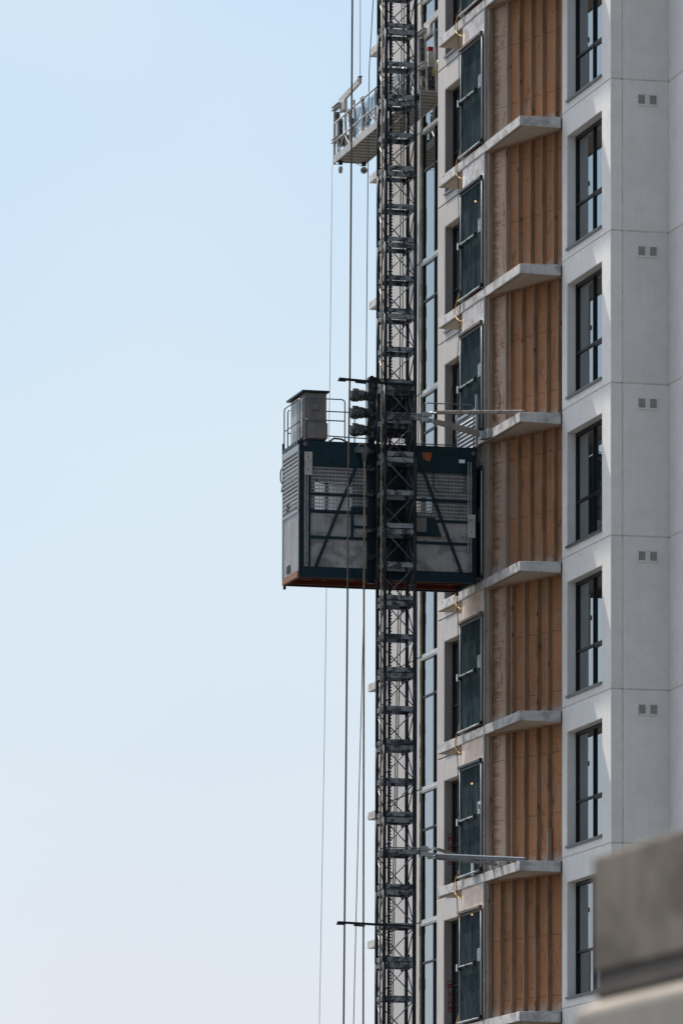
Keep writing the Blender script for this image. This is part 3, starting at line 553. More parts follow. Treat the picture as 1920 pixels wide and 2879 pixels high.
# ---------------------------------------------------------------- hoist mast
AL, AR, BN, BF = -3.165, -2.545, 5.2, 5.8
SEC = 1.461; RZ0 = 28.234; MZ = RZ0 - 21 * SEC
mast = thing('hoist_mast', (AL, BN, -CZ), 'tall dark steel lattice mast with a toothed rack, carrying the hoist car', 'mast')
MO = (AL, BN, -CZ)
def section(zb):
    o = (AL, BN, zb); s = part_empty('mast_section', mast, Vector(o) - Vector(MO)); NG = lambda: G(o)
    for a, b in ((AL, BN), (AR, BN), (AL, BF), (AR, BF)):
        g = NG(); g.tube((a, b, zb + .002), (a, b, zb + SEC - .002), .037, 12); g.build('chord', 'mast', s, smooth=True)
    for z, h in ((zb + .012, .095), (zb + SEC / 2 - .05, .10), (zb + SEC - .107, .095)):
        g = NG(); t_ = .008; e = .025
        g.box(AL + e, AR - e, BN - .012, BN - .012 + t_, z, z + h); g.box(AL + e, AR - e, BF + .004, BF + .012, z, z + h)
        g.box(AL - .012, AL - .004, BN + e, BF - e, z, z + h); g.box(AR + .004, AR + .012, BN + e, BF - e, z, z + h)
        zz = z + h if h < .1 and z > zb + 1 else z
        lz = z + h - .008 if z < zb + 1 else z
        g.box(AL + e, AR - e, BN - .003, BN + .06, lz, lz + .008); g.box(AL + e, AR - e, BF - .06, BF + .003, lz, lz + .008)
        g.box(AL - .003, AL + .06, BN + .061, BF - .061, lz, lz + .008); g.box(AR - .06, AR + .003, BN + .061, BF - .061, lz, lz + .008)
        g.mi = 1; zz_ = zb
        if h < .1:
            for a, b in ((AL + .10, BN + .03), (AR - .10, BN + .03), (AL + .1, BF - .03), (AR - .1, BF - .03), (AL + .03, BF - .1), (AR - .03, BF - .1)):
                if z < zb + .1: g.tube((a, b, z - .03), (a, b, z + .118), .013, 6); g.tube((a, b, z + .1), (a, b, z + .14), .024, 6)
                else: g.tube((a, b, z - .012), (a, b, z + .12), .013, 6); g.tube((a, b, z - .045), (a, b, z - .005), .024, 6)
        g.build('collar', ['collar', 'black'], s)
    g = NG(); zm = zb + SEC / 2; zl, zh = zb + .09, zb + SEC - .09; r = .0125
    for p, q in (((AL + .03, BN, zh), (AR - .02, BN, zm + .06)), ((AR - .02, BN, zm - .06), (AL + .03, BN, zl)),
                 ((AR - .02, BF, zh), (AL + .03, BF, zm + .06)), ((AL + .03, BF, zm - .06), (AR - .02, BF, zl)),
                 ((AR, BF - .02, zh), (AR, BN + .03, zm + .05)), ((AR, BN + .03, zm - .05), (AR, BF - .02, zl)),
                 ((AL, BN + .03, zh), (AL, BF - .02, zm + .05)), ((AL, BF - .02, zm - .05), (AL, BN + .03, zl))):
        gb = NG(); gb.tube(p, q, r, 7); gb.build('brace', 'galv' if random.random() < 0 else 'mast_brace', s, smooth=True)
    g = NG(); ar = -2.93
    g.box(ar, ar + .052, BF + .02, BF + .06, zb + .001, zb + SEC - .001)
    n = 23
    for i in range(n):
        z = zb + SEC * (i + .2) / n; h = SEC / n * .5; g.hexa([(ar + .052, BF + .022, z), (ar + .078, BF + .022, z + h * .25), (ar + .078, BF + .058, z + h * .25), (ar + .052, BF + .058, z), (ar + .052, BF + .022, z + h), (ar + .078, BF + .022, z + h * .75), (ar + .078, BF + .058, z + h * .75), (ar + .052, BF + .058, z + h)])
    g.build('rack', 'rack', s)
    return s
M['mast_brace'] = plain('brace_steel', (.10, .115, .125), .4, .4, var=.3, sc=9)
s0 = section(MZ)
bpy.context.view_layer.update()
for i in range(1, 24):
    copy_tree(s0, mast, Vector((0, 0, MZ + i * SEC + CZ)))
# cable guide arms
for z, dz in ((20.955, 0), (9.985, 0)):
    g = G(MO); g.beam((-4.19, 4.95, z), (AL + .02, 5.10, z - .02), .06, .045); g.beam((-4.21, 4.95, z - .035), (-4.05, 4.97, z - .035), .05, .03); g.tube((-3.85, 4.97, z - .05), (-3.62, 5.0, z - .06), .018); g.beam((AL - .05, 5.02, z - .02), (AR, 5.12, z - .03), .05, .03)
    g.build('cable_guide_arm', 'blue_dark', mast)

# cable strapped to the mast
loose(G((-3.27, 5.12, -CZ)).path([(-3.272, 5.1, 31), (-3.27, 5.1, 20), (-3.268, 5.1, 16), (-3.276, 5.1, 7), (-3.28, 5.1, -1.5)], .019), 'mast_cable', 'tan_cable', (-3.27, 5.12, -CZ), 'tan rust-streaked cable strapped to the left front of the mast', 'cable', smooth=True)
def rope(name, mat, pts, r, label, cat='rope'):
    o = pts[-1]; return loose(G(o).path(pts, r, 6), name, mat, o, label, cat, smooth=True)
rope('power_cable', 'brown_cable', [(-3.90, 5.0, 33), (-3.924, 5, 28.7), (-3.955, 5, 21), (-3.985, 5, 18.98), (-3.99, 5, 16.7), (-4.048, 5, 7.95), (-4.1, 5, -1.5)], .02, 'thick brown cable hanging free left of the mast, crossing in front of the hoist car', 'cable')
rope('trailing_cable', 'tan_cable', [(-3.489, 5.6, 19.40), (-3.497, 5.6, 16.8), (-3.489, 5.6, 8), (-3.489, 5.6, -1.5)], .02, 'tan trailing cable running down from the funnel on the hoist car', 'cable')
rope('tail_rope', 'teal_rope', [(.16, 19, 33.5), (.149, 19, 32.3), (.061, 19, 30.73), (.04, 19, 28.85), (.016, 19, 25.33), (0, 19, 22.08), (-.033, 19, 18.43), (-.13, 19, 14.39), (-.248, 19, 8.94), (-.36, 19, -1.5)], .011, 'thin blue rope from above past the suspended platform, close left of the mast')
rope('suspension_rope', 'wire', [(.10, 19.98, 39), (.10, 19.98, 30.78)], .0075, 'thin wire holding up the left end of the suspended platform')
rope('suspension_rope', 'wire', [(.10, 12.45, 39), (.10, 12.45, 30.78)], .0075, 'thin wire holding up the right end of the suspended platform')
rope('tail_wire', 'wire', [(-.043, 22, 29.1), (-.086, 22, 23.8), (-.149, 22, 19.25), (-.188, 22, 15.7), (-.286, 22, 9.14), (-.4, 22, -1.5)], .0065, 'thin wire hanging down from the left end of the suspended platform')
rope('lifeline', 'teal_rope', [(.033, 14.42, 29.3), (.02, 14.45, 23.3), (.0, 14.5, 18.3), (-.02, 14.5, 8), (-.02, 14.5, -1.5)], .012, 'teal rope hanging from the right end of the suspended platform, right of the mast')
rope('control_cable', 'black', [(-1.56, 10, 32), (-1.582, 10, 25.5), (-1.604, 10, 17.6), (-1.744, 10, 9.66), (-1.9, 10, -1.5)], .012, 'left of two thin dark wires seen through the mast lattice')
rope('control_cable', 'black', [(-1.505, 10, 32), (-1.527, 10, 25.5), (-1.55, 10, 17.6), (-1.705, 10, 9.66), (-1.85, 10, -1.5)], .012, 'right of two thin dark wires seen through the mast lattice')

# ---------------------------------------------------------------- wall ties
def wtie(z, org, label, struts, plates, mid):
    t = thing('wall_tie', org, label, 'wall tie', 'struts tying the mast to the slabs')
    g = G(org); g.beam((AL + .02, 5.155, z + .0), (-2.42, 5.155, z + .0), .05, .10); g.beam((AL + .02, 5.15, z + .075), (-2.38, 5.15, z + .075), .07, .02); g.build('cross_beam', 'collar', t)
    g = G(org); g.box(-2.44, -2.40, 5.10, 5.22, z - .10, z + .10); g.box(-2.40, -2.30, 5.10, 5.20, z + .02, z + .12); g.tube((-2.44, 5.1, z + .05), (-2.22, 5.1, z + .05), .028); g.tube((-2.30, 5.12, z - .10), (-2.30, 5.12, z + .10), .03)
    g.beam((-2.42, 5.12, z - .03), (-2.18, 5.1, z - .06), .05, .08); g.build('bracket', 'galv', t)
    for m, p, q, w_, h, nh in struts:
        g = G(org); g.beam(p, q, w_, h); s = g.build('strut', m, t, bev=.003)
        p, q = Vector(p), Vector(q)
        if nh or m == 'old_strut':
            u_ = Vector((0, 0, h / 2 + .0105)); g = G(org); g.beam(p + u_, q + u_, w_ + .012, .02); g.build('strut_top', 'lit_top' if m == 'old_strut' else 'white', s)  # the brown strut's plate carries its sunlit top as pale colour
        g = G(org); d = (q - p).normalized(); g.tube(p - d * .14, p + d * .02, .018); g.tube(p - d * .17, p - d * .1, .032); g.build('turnbuckle', 'galv', s)
        if nh:
            g = G(org); nrm = Vector((0, -1, 0))
            for i in range(nh):
                c = p + d * (.12 + i * .075); c2 = c + nrm * (w_ / 2 + .02); g.tube((c.x, c.y - w_ / 2 - .0035, c.z), (c.x, c.y - w_ / 2 + .004, c.z), .014, 8)
            g.build('bolt_hole', 'black', s)
    g = G(org)
    for b in plates: g.box(*b)
    each(g, 'anchor_plate', 'galv', t)
wtie(20.27, (-2.5, 5.2, 20.27), 'wall tie with a long strut, its sunlit top coloured pale, just above the roof of the hoist car',
     [('old_strut', (-2.10, 5.14, 20.385), (-.74, 3.62, 20.205), .08, .052, 0), ('tie_grey', (-2.17, 5.14, 20.195), (-1.0, 5.80, 20.085), .045, .07, 0), ('tie_grey', (-2.06, 5.3, 20.245), (-.95, 5.84, 20.15), .045, .07, 0)],
     [(-.97, -.888, 5.35, 5.75, 19.975, 20.16), (-1.06, -.97, 5.55, 5.75, 19.98, 20.14), (-.86, -.66, 3.5, 3.75, 20.158, 20.168)], 0)
wtie(11.46, (-2.5, 5.2, 11.46), 'wall tie with perforated white-topped strut, at the bottom of the photo',
     [('tie_grey', (-2.06, 5.2, 11.53), (-.85, 6.6, 11.44), .05, .06, 0), ('tie_dark', (-2.12, 5.14, 11.385), (-.74, 3.5, 11.19), .06, .07, 14), ('tie_dark', (-2.1, 5.2, 11.345), (-.86, 4.7, 11.20), .04, .05, 0)],
     [(-.88, -.66, 3.42, 3.6, 11.158, 11.175), (-.95, -.80, 4.6, 4.75, 11.158, 11.26), (-.95, -.80, 6.5, 6.7, 11.158, 11.42), (-.95, -.85, 5.2, 5.3, 11.158, 11.24)], 0)

# ---------------------------------------------------------------- hoist car
CA0, CA1, CB0, CB1 = -4.75, -1.05, 5.95, 7.35; CO = (CA0, CB0, 17.05)
car = thing('hoist_car', CO, 'dark blue construction hoist car with slotted metal sides and orange-brown underside', 'hoist car')
CG = lambda: G(CO)
zF, zT, zR = 17.27, 19.33, 19.85
# main frame: floor beams, top bands, corner posts
g = CG(); g.box(CA0 + .03, CA1, CB0, CB0 + .06, 17.06, zF + .01); g.box(CA0 + .03, CA1, CB1 - .06, CB1, 17.06, zF + .01); g.box(CA1 - .06, CA1 - .001, CB0 + .06, CB1 - .06, 17.06, zF); g.build('floor_frame', 'blue', car, bev=.006)
g = CG(); g.box(CA0 + .03, -3.33, CB0, CB0 + .05, zT, zR); g.box(-2.37, CA1, CB0, CB0 + .05, zT - .03, zR); g.box(CA0 + .05, CA1, CB1 - .05, CB1, zT, zR); g.box(CA1 - .05, CA1 - .001, CB0 + .05, CB1 - .05, zT + .1, zR); each(g, 'top_band', 'blue', car, bev=.006)
g = CG()
for a0, a1 in ((CA0 + .0, CA0 + .055), (CA1 - .05, CA1 + .004)): g.box(a0, a1, CB0 - .008, CB0 + .05, 17.04, zR + .02)
g.box(CA0, CA0 + .05, CB1 - .05, CB1 + .005, 16.99, zR + .02); g.box(CA1 - .05, CA1 + .004, CB1 - .05, CB1 + .005, 17.0, zR); each(g, 'corner_post', 'blue_dark', car)
g = CG(); g.box(CA0 + .06, CA1 - .06, CB0 + .02, CB1 - .02, zR - .06, zR - .02); g.build('roof', 'blue_dark', car)
# floor seen from beneath
g = CG(); g.box(CA0 + .05, CA1 - .06, CB0 + .061, CB1 - .061, zF - .03, zF - .005); fl = g.build('floor', 'redwood', car)
for pts in (((-4.7, 6.02), (-4.15, 7.3)), ((-3.95, 7.28), (-4.05, 6.05)), ((-3.3, 7.25), (-3.75, 6.05)), ((-2.75, 6.05), (-3.2, 7.28)), ((-2.2, 6.05), (-2.2, 7.28)), ((-1.7, 6.02), (-2.6, 7.28)), ((-1.2, 7.27), (-1.75, 6.02)), ((-4.6, 7.28), (-3.5, 6.05))):
    g = CG(); g.beam((*pts[0], 17.19), (*pts[1], 17.19), .05, .05); g.build('floor_joist', 'redwood_light', fl)
g = CG(); g.box(-4.72, -1.15, 7.1, 7.18, 17.08, 17.2); g.box(-4.72, -1.15, 6.6, 6.66, 17.12, 17.2); g.build('floor_joist', 'redwood', fl)
g = CG(); g.beam((CA0 + .0, 6.0, 17.13), (CA0 + .0, 7.3, 17.13), .07, .13); g.build('floor_edge', 'redwood_light', car)
# near side
def side(bf, s):
    b0, b1 = (bf, bf + .012)
    for (a0, a1) in ((-4.52, -3.345), (-2.355, -1.24)):
        g = CG(); g.box(a0, a1, b0 + .012, b1 + .004, 18.40 if a0 < -3 else 18.33, zT); g.build('slotted_panel', 'perf', car)
        g = CG(); g.box(a0, a1, b0 + .012, b1 + .004, zF, 18.38 if a0 < -3 else 18.31); g.build('sheet_panel', 'sheet', car)
side(CB0 + .02, 1)
g = CG(); g.box(-4.10, -3.30, CB1 - .035, CB1 - .03, 18.62, 19.24); g.build('slotted_panel', 'perf', car)
g = CG(); g.box(-1.95, -1.62, CB1 - .035, CB1 - .03, 18.70, 19.0); g.build('slotted_panel', 'perf', car)
g = CG(); y0, y1 = CB1 - .035, CB1 - .03
g.box(CA0 + .06, -4.10, y0, y1, 18.42, zT); g.box(-4.10, -3.30, y0, y1, 19.24, zT); g.box(-4.10, -3.30, y0, y1, 18.42, 18.62); g.box(-3.30, -1.95, y0, y1, 18.42, zT); g.box(-1.95, -1.62, y0, y1, 19.0, zT); g.box(-1.95, -1.62, y0, y1, 18.42, 18.70); g.box(-1.62, -1.1, y0, y1, 18.42, zT); g.box(-3.88, -3.84, CB1 - .05, CB1 - .036, 18.42, 19.24)
g.build('back_sheet', 'blue_dark', car)
g = CG(); g.box(CA0 + .06, -1.1, CB1 - .04, CB1 - .032, zF, 18.42); g.build('sheet_panel', 'sheet', car)
g = CG(); n = CB0
for z, h in ((18.765, .055), (18.42, .055), (17.885, .055)): g.box(-4.55, -3.33, n + .004, n + .03, z - h / 2, z + h / 2)
for z, h in ((18.735, .055), (18.31, .05), (17.86, .055)): g.box(-2.37 if z > 18.6 or z < 18 else -1.9, -1.09, n + .004, n + .03, z - h / 2, z + h / 2)
g.box(-4.70, -4.66, n + .002, n + .034, zF, zT); g.box(-4.565, -4.52, n + .002, n + .034, zF, zT); g.box(-1.13, -1.06, n + .002, n + .034, zF, zT)
g.box(-3.68, -3.625, n + .001, n + .035, 17.89, 18.52); g.box(-3.68, -3.33, n + .0, n + .036, 18.47, 18.53); g.box(-3.62, -3.33, n + .001, n + .035, 18.10, 18.15)
each(g, 'side_rail', 'blue', car)
g = CG(); g.box(-4.66, -4.565, n + .028, n + .034, zF, zT); g.box(-1.24, -1.13, n + .028, n + .034, zF, zT); each(g, 'guide_strip', 'sheet', car)
g = CG(); g.tube((-1.225, n - .02, 17.3), (-1.225, n - .02, 19.55), .014); g.tube((-1.17, n - .02, 17.3), (-1.17, n - .02, 19.55), .014); g.tube((-4.645, n - .02, 17.35), (-4.645, n - .02, 19.2), .012); g.tube((-4.585, n - .02, 17.35), (-4.585, n - .02, 19.2), .012); each(g, 'guide_rod', 'galv', car)
g = CG(); g.beam((-3.52, n - .012, 19.5), (-4.43, n - .012, 17.24), .018, .06, (0, 1, 0)) if False else g.beam((-3.52, n - .01, 19.5), (-4.43, n - .01, 17.24), .055, .02, (0, 1, 0)); g.build('diagonal_brace', 'blue', car)
g = CG(); g.beam((-2.33, n - .01, 19.74), (-1.35, n - .01, 17.24), .055, .02, (0, 1, 0)); g.build('diagonal_brace', 'blue', car)
g = CG(); g.hexa([(-2.35, n + .0, 17.99), (-1.78, n + .0, 17.99), (-1.78, n + .012, 17.99), (-2.35, n + .012, 17.99), (-2.35, n + .0, 18.38), (-1.92, n + .0, 18.38), (-1.92, n + .012, 18.38), (-2.35, n + .012, 18.38)]); g.build('gusset_plate', 'blue', car)
g = CG(); g.box(-2.34, -2.11, n - .05, n - .002, 18.07, 18.36); jb = g.build('junction_box', 'cab', car, bev=.005)
g = CG(); g.path([(-2.24, n - .03, 18.07), (-2.22, n - .03, 18.03), (-2.17, n - .03, 18.01), (-2.12, n - .03, 18.03), (-2.11, n - .03, 18.08)], .006); g.build('box_cable', 'black', jb)
for a0, z0 in ((-4.665, 19.13), (-1.245, 17.985)):
    g = CG(); g.box(a0, a0 + .165, n - .06, n - .03, z0, z0 + .48); cw = g.build('counterweight', 'stage', car, bev=.012)
    g = CG(); g.tube((a0 + .08, n - .065, z0 + .12), (a0 + .08, n - .055, z0 + .12), .014); g.tube((a0 + .08, n - .065, z0 + .37), (a0 + .08, n - .055, z0 + .37), .014); each(g, 'bolt', 'black', cw)
for a, z in ((-4.645, 19.77), (-1.12, 19.73)):
    g = CG(); g.tube((a, n - .035, z), (a, n - .005, z), .042, 14); p_ = g.build('pulley', 'cab', car, smooth=False)
    g = CG(); g.tube((a, n - .045, z), (a, n - .03, z), .014, 8); g.build('pulley_bolt', 'black', p_)
g = CG(); g.path([(-4.42, n - .004, 19.08), (-4.4, n - .004, 19.02), (-4.3, n - .004, 18.985), (-3.7, n - .004, 18.97), (-3.4, n - .004, 18.95)], .008); g.path([(-1.95, n - .004, 19.3), (-1.95, n - .004, 19.0), (-1.9, n - .004, 18.93), (-1.3, n - .004, 18.92), (-1.28, n - .004, 19.6)], .009); g.build('side_cable', 'black', car)
g = CG(); g.hexa([(-2.17, n - .006, 19.56), (-2.03, n - .006, 19.52), (-2.03, n - .001, 19.52), (-2.17, n - .001, 19.56), (-2.2, n - .006, 19.71), (-1.98, n - .006, 19.71), (-1.98, n - .001, 19.71), (-2.2, n - .001, 19.71)]); g.build('paint_tag', 'orange_paint', car)
g = CG(); g.box(-1.42, -1.30, n - .03, n - .002, 19.52, 19.59); g.build('small_box', 'white', car)
# left end door: slotted sheet over checker plate
g = CG(); g.box(CA0 - .012, CA0 - .008, CB0 + .05, CB1 - .05, 18.46, zR - .18); dr = g.build('end_door', 'perf_end', car)
g = CG(); g.box(CA0 - .014, CA0 - .006, CB0 + .05, CB1 - .05, 17.2, 18.40); g.build('checker_sheet', 'checker', dr)
g = CG(); g.box(CA0 - .025, CA0 - .004, CB0 + .02, CB1 - .02, 18.40, 18.46); g.box(CA0 - .025, CA0 - .004, CB0 + .02, CB0 + .06, 17.18, zR - .16); g.box(CA0 - .025, CA0 - .004, CB1 - .06, CB1 - .0, 17.18, zR - .16); g.box(CA0 - .025, CA0 - .004, CB0 + .02, CB1 - .02, zR - .19, zR - .08); g.build('door_frame', 'galv', dr)
for z in [18.52 + i * .085 for i in range(14)]:
    g = CG(); g.box(CA0 - .028, CA0 - .012, CB0 + .06, CB1 - .06, z, z + .03); g.build('door_slat', 'slat', dr)
g = CG(); g.box(CA0 - .028, CA0 - .004, 6.75, 6.95, 18.52, 18.66); g.box(CA0 - .03, CA0 - .004, 6.7, 6.95, 17.25, 17.40); g.build('door_handle', 'black', dr)
g = CG(); g.box(CA0 - .03, CA0 + .04, CB0 + .05, CB1 - .05, zR - .07, zR + .0); g.build('end_beam', 'blue', car)
g = CG(); g.path([(CA0 - .02, CB1 + .02, 19.5), (CA0 - .05, CB1 + .03, 19.42), (CA0 - .05, CB1 + .03, 19.25), (CA0 - .01, CB1 + .02, 19.15), (CA0 - .03, CB1 + .03, 19.0)], .015); g.tube((CA0 + .0, CB1 + .03, 19.5), (CA0 + .0, CB1 + .03, 20.0), .022); g.build('door_chain', 'black', car)
# right end: raised door leaning over the roof edge, dark end door
g = CG(); g.box(CA1 + .002, CA1 + .02, CB0 + .05, CB1 - .05, 17.2, 19.5); g.build('end_door', 'blue_dark', car)
g = CG(); g.box(CA1 + .004, CA1 + .02, CB0 + .03, CB1 - .03, 19.86, 20.62); rd = g.build('raised_door', 'sheet', car)
for i in range(8):
    g = CG(); z = 19.90 + i * .085; g.hexa([(CA1 - .02, CB0 + .05, z), (CA1 + .003, CB0 + .05, z), (CA1 + .003, CB1 - .05, z), (CA1 - .02, CB1 - .05, z), (CA1 - .006, CB0 + .05, z + .04), (CA1 + .003, CB0 + .05, z + .04), (CA1 + .003, CB1 - .05, z + .04), (CA1 - .006, CB1 - .05, z + .04)]); g.build('door_slat', 'alu', rd)
g = CG(); g.box(CA1 - .02, CA1 + .03, CB0 - .01, CB0 + .03, 19.86, 20.95); g.box(CA1 - .02, CA1 + .03, CB1 - .03, CB1 + .01, 19.86, 20.85); g.box(CA1 - .02, CA1 + .03, CB0 + .03, CB1 - .03, 20.62, 20.68); g.build('door_frame', 'galv', rd)
# mast-side guide columns and drive machinery
g = CG(); g.box(-3.33, -3.19, n - .02, n + .12, 16.98, 20.1); g.box(-2.51, -2.37, n - .02, n + .12, 16.98, 20.1); g.box(-3.19, -2.51, n + .06, n + .12, zF - .1, zR); each(g, 'guide_column', 'blue_dark', car)
for i in range(5):
    g = CG(); z = 17.4 + i * .62; g.box(-3.15, -2.9 + .0, n + .05, n + .058, z, z + .34); g.build('back_plate', 'cab', car)
for z in (17.45, 18.0, 18.75, 19.25, 19.6, 20.15):
    g = CG(); g.box(-3.36, -3.24, n - .08, n - .02, z, z + .13); g.tube((-3.20, n - .08, z + .06), (-3.20, n + .02, z + .06), .04, 10); g.tube((-2.5, n - .08, z + .06), (-2.5, n + .02, z + .06), .04, 10); each(g, 'guide_roller', 'greasy', car)
g = CG(); g.box(-3.33, -3.16, n - .06, n + .1, 19.9, 21.2); g.box(-2.56, -2.38, n - .06, n + .1, 19.9, 21.15); g.box(-3.16, -2.56, n - .05, n + .02, 21.06, 21.18); g.box(-3.16, -2.56, n - .0, n + .06, 19.98, 20.98); dm = g.build('drive_frame', 'greasy', car, bev=.01)
for a, z in ((-3.28, 21.16), (-2.63, 21.12), (-2.45, 21.1)):
    g = CG(); g.tube((a, n - .12, z), (a, n - .04, z), .055, 12); g.build('drive_roller', 'black', dm)
for i in range(3):
    z = 20.83 - i * .357
    g = CG(); g.tube((-3.69, 6.0, z), (-3.66, 6.0, z), .10, 18, .125); g.tube((-3.66, 6.0, z), (-3.52, 6.0, z), .128, 18); g.tube((-3.52, 6.0, z), (-3.43, 6.0, z), .118, 18)
    for q in range(12):
        an = q / 12 * 2 * math.pi; g.beam((-3.655, 6.0 + .132 * math.cos(an), z + .132 * math.sin(an)), (-3.53, 6.0 + .132 * math.cos(an), z + .132 * math.sin(an)), .012, .012)
    mo = g.build('motor', 'motor', car, bev=.004)
    g = CG(); g.tube((-3.43, 6.0, z), (-3.3, 6.0, z), .105, 16); g.build('gearbox', 'greasy', mo)
# roof equipment
g = CG(); g.box(-4.63, -4.18, 6.02, 7.22, zR + .03, 20.84); cb = g.build('control_cabinet', 'cab', car, bev=.008)
g = CG(); g.hexa([(-4.70, 5.96, 20.845), (-4.13, 5.96, 20.845), (-4.13, 7.34, 20.845), (-4.70, 7.34, 20.845), (-4.70, 5.96, 20.885), (-4.13, 5.96, 20.885), (-4.13, 7.34, 20.885), (-4.70, 7.34, 20.885)]); g.build('cabinet_lid', 'mast', cb, bev=.006)
g = CG(); g.box(-4.645, -4.63, 6.08, 6.55, zR + .1, 20.75); g.box(-4.645, -4.63, 6.62, 7.16, zR + .1, 20.75); g.build('cabinet_door', 'cab_light', cb, bev=.004)
g = CG(); g.box(-4.58, -4.17, 5.955, 6.015, 19.90, 20.22); g.build('lower_box', 'cab', cb, bev=.006)
g = CG(); g.box(-4.52, -4.35, 5.985, 6.015, 20.49, 20.62); g.build('name_plate', 'cab', cb)
def rail(pts, name='guard_rail', r=.0135):
    g = CG(); g.path(pts, r, 8); g.build(name, 'mast_brace', car, smooth=True)
def arc(p0, p1, p2, n_=4):      # rounded corner
    p0, p1, p2 = Vector(p0), Vector(p1), Vector(p2); a = p1 + (p0 - p1).normalized() * .08; c = p1 + (p2 - p1).normalized() * .08
    return [a * (1 - u) ** 2 + p1 * 2 * u * (1 - u) + c * u * u for u in [i / n_ for i in range(n_ + 1)]]
T_ = 20.71
rail([(-4.70, 5.93, zR)] + arc((-4.70, 5.93, zR), (-4.70, 5.93, T_), (-3.82, 5.93, T_)) + arc((-4.7, 5.93, T_), (-3.82, 5.93, T_), (-3.82, 5.93, zR)) + [(-3.82, 5.93, zR)])
rail([(-4.70, 5.93, 20.27), (-3.82, 5.93, 20.27)])
rail([(-4.74, 6.0, zR)] + arc((-4.74, 6.0, zR), (-4.74, 6.0, T_), (-4.74, 7.33, T_)) + arc((-4.74, 6.0, T_), (-4.74, 7.33, T_), (-4.74, 7.33, zR)) + [(-4.74, 7.33, zR)])
rail([(-4.74, 6.0, 20.24), (-4.74, 7.33, 20.24)])
rail([(-4.66, 7.35, zR)] + arc((-4.66, 7.35, zR), (-4.66, 7.35, T_), (-3.25, 7.35, T_)) + arc((-4.66, 7.35, T_), (-3.25, 7.35, T_), (-3.25, 7.35, zR)) + [(-3.25, 7.35, zR)])
rail([(-4.66, 7.35, 20.22), (-2.9, 7.35, 20.18)])
rail([(-2.16, 5.97, zR)] + arc((-2.16, 5.97, zR), (-2.16, 5.97, 20.73), (-1.1, 5.97, 20.73)) + arc((-2.16, 5.97, 20.73), (-1.1, 5.97, 20.73), (-1.1, 5.97, zR)) + [(-1.1, 5.97, zR)])
rail([(-2.4, 7.33, 20.12), (-1.1, 7.33, 20.12)]); rail([(-1.1, 7.33, zR), (-1.1, 7.33, 20.75)]); rail([(-1.1, 5.97, 20.3), (-1.1, 7.33, 20.3)])
g = CG(); g.path([(-4.1, 6.1, zR + .02), (-4.0, 6.1, zR + .09), (-3.85, 6.1, zR + .08), (-3.7, 6.1, zR + .01)], .02); g.build('roof_cable', 'black', car)
g = CG(); g.box(-3.62, -3.36, 5.80, 5.94, 19.62, 19.74); g.hexa([(-3.45, 5.84, 19.40), (-3.41, 5.84, 19.40), (-3.41, 5.88, 19.40), (-3.45, 5.88, 19.40), (-3.50, 5.80, 19.63), (-3.37, 5.80, 19.63), (-3.37, 5.92, 19.63), (-3.50, 5.92, 19.63)]); cf = g.build('cable_funnel', 'mast_brace', car)
g = CG(); g.path([(-3.6, 5.82, 19.72), (-3.55, 5.82, 19.79), (-3.45, 5.82, 19.80), (-3.4, 5.82, 19.74)], .022); g.build('funnel_cable', 'tan_cable', cf)

# ---------------------------------------------------------------- suspended platform
SA0, SA1, SB0, SB1, SZ = 0.0, .74, 14.5, 22.05, 29.16
SO = (SA0, SB0, SZ); SG = lambda: G(SO)
st = thing('suspended_platform', SO, 'grey aluminium suspended work platform with railings and hoist motors, top of photo', 'work platform')
g = SG(); g.box(SA0 + .03, SA1 - .03, SB0 + .02, SB1 - .02, SZ + .03, SZ + .06); dk = g.build('deck', 'deck', st)
g = SG()
for i in range(25): b = SB0 + .1 + i * .305; g.box(SA0 + .03, SA1 - .03, b, b + .025, SZ + .0, SZ + .03)
g.build('deck_rib', 'deck', dk)
for a in (SA0, SA1 - .03):
    g = SG(); g.box(a, a + .028, SB0, SB1, SZ - .01, SZ + .17); g.build('toe_board', 'stage', st, bev=.004)
    for z in (SZ + .17, SZ + .50, SZ + .93):
        if z < SZ + .3: continue
        g = SG(); g.tube((a + .014, SB0 + .05, z), (a + .014, SB1 - .05, z), .022 if z > 29.9 else .02, 10); g.build('guard_rail', 'stage', st, smooth=True)
    for i in range(7):
        b = SB0 + .35 + i * 1.14; g = SG(); g.beam((a + .014, b, SZ + .15), (a + .014, b, SZ + .93), .035, .035, (0, 1, 0)); g.build('guard_post', 'stage', st)
        if i < 6:
            g = SG(); g.beam((a + .014, b + .1, SZ + .17), (a + .014, b + .55, SZ + .49), .02, .025, (1, 0, 0)); g.beam((a + .014, b + 1.04, SZ + .17), (a + .014, b + .59, SZ + .49), .02, .025, (1, 0, 0)); g.build('truss_web', 'stage', st)
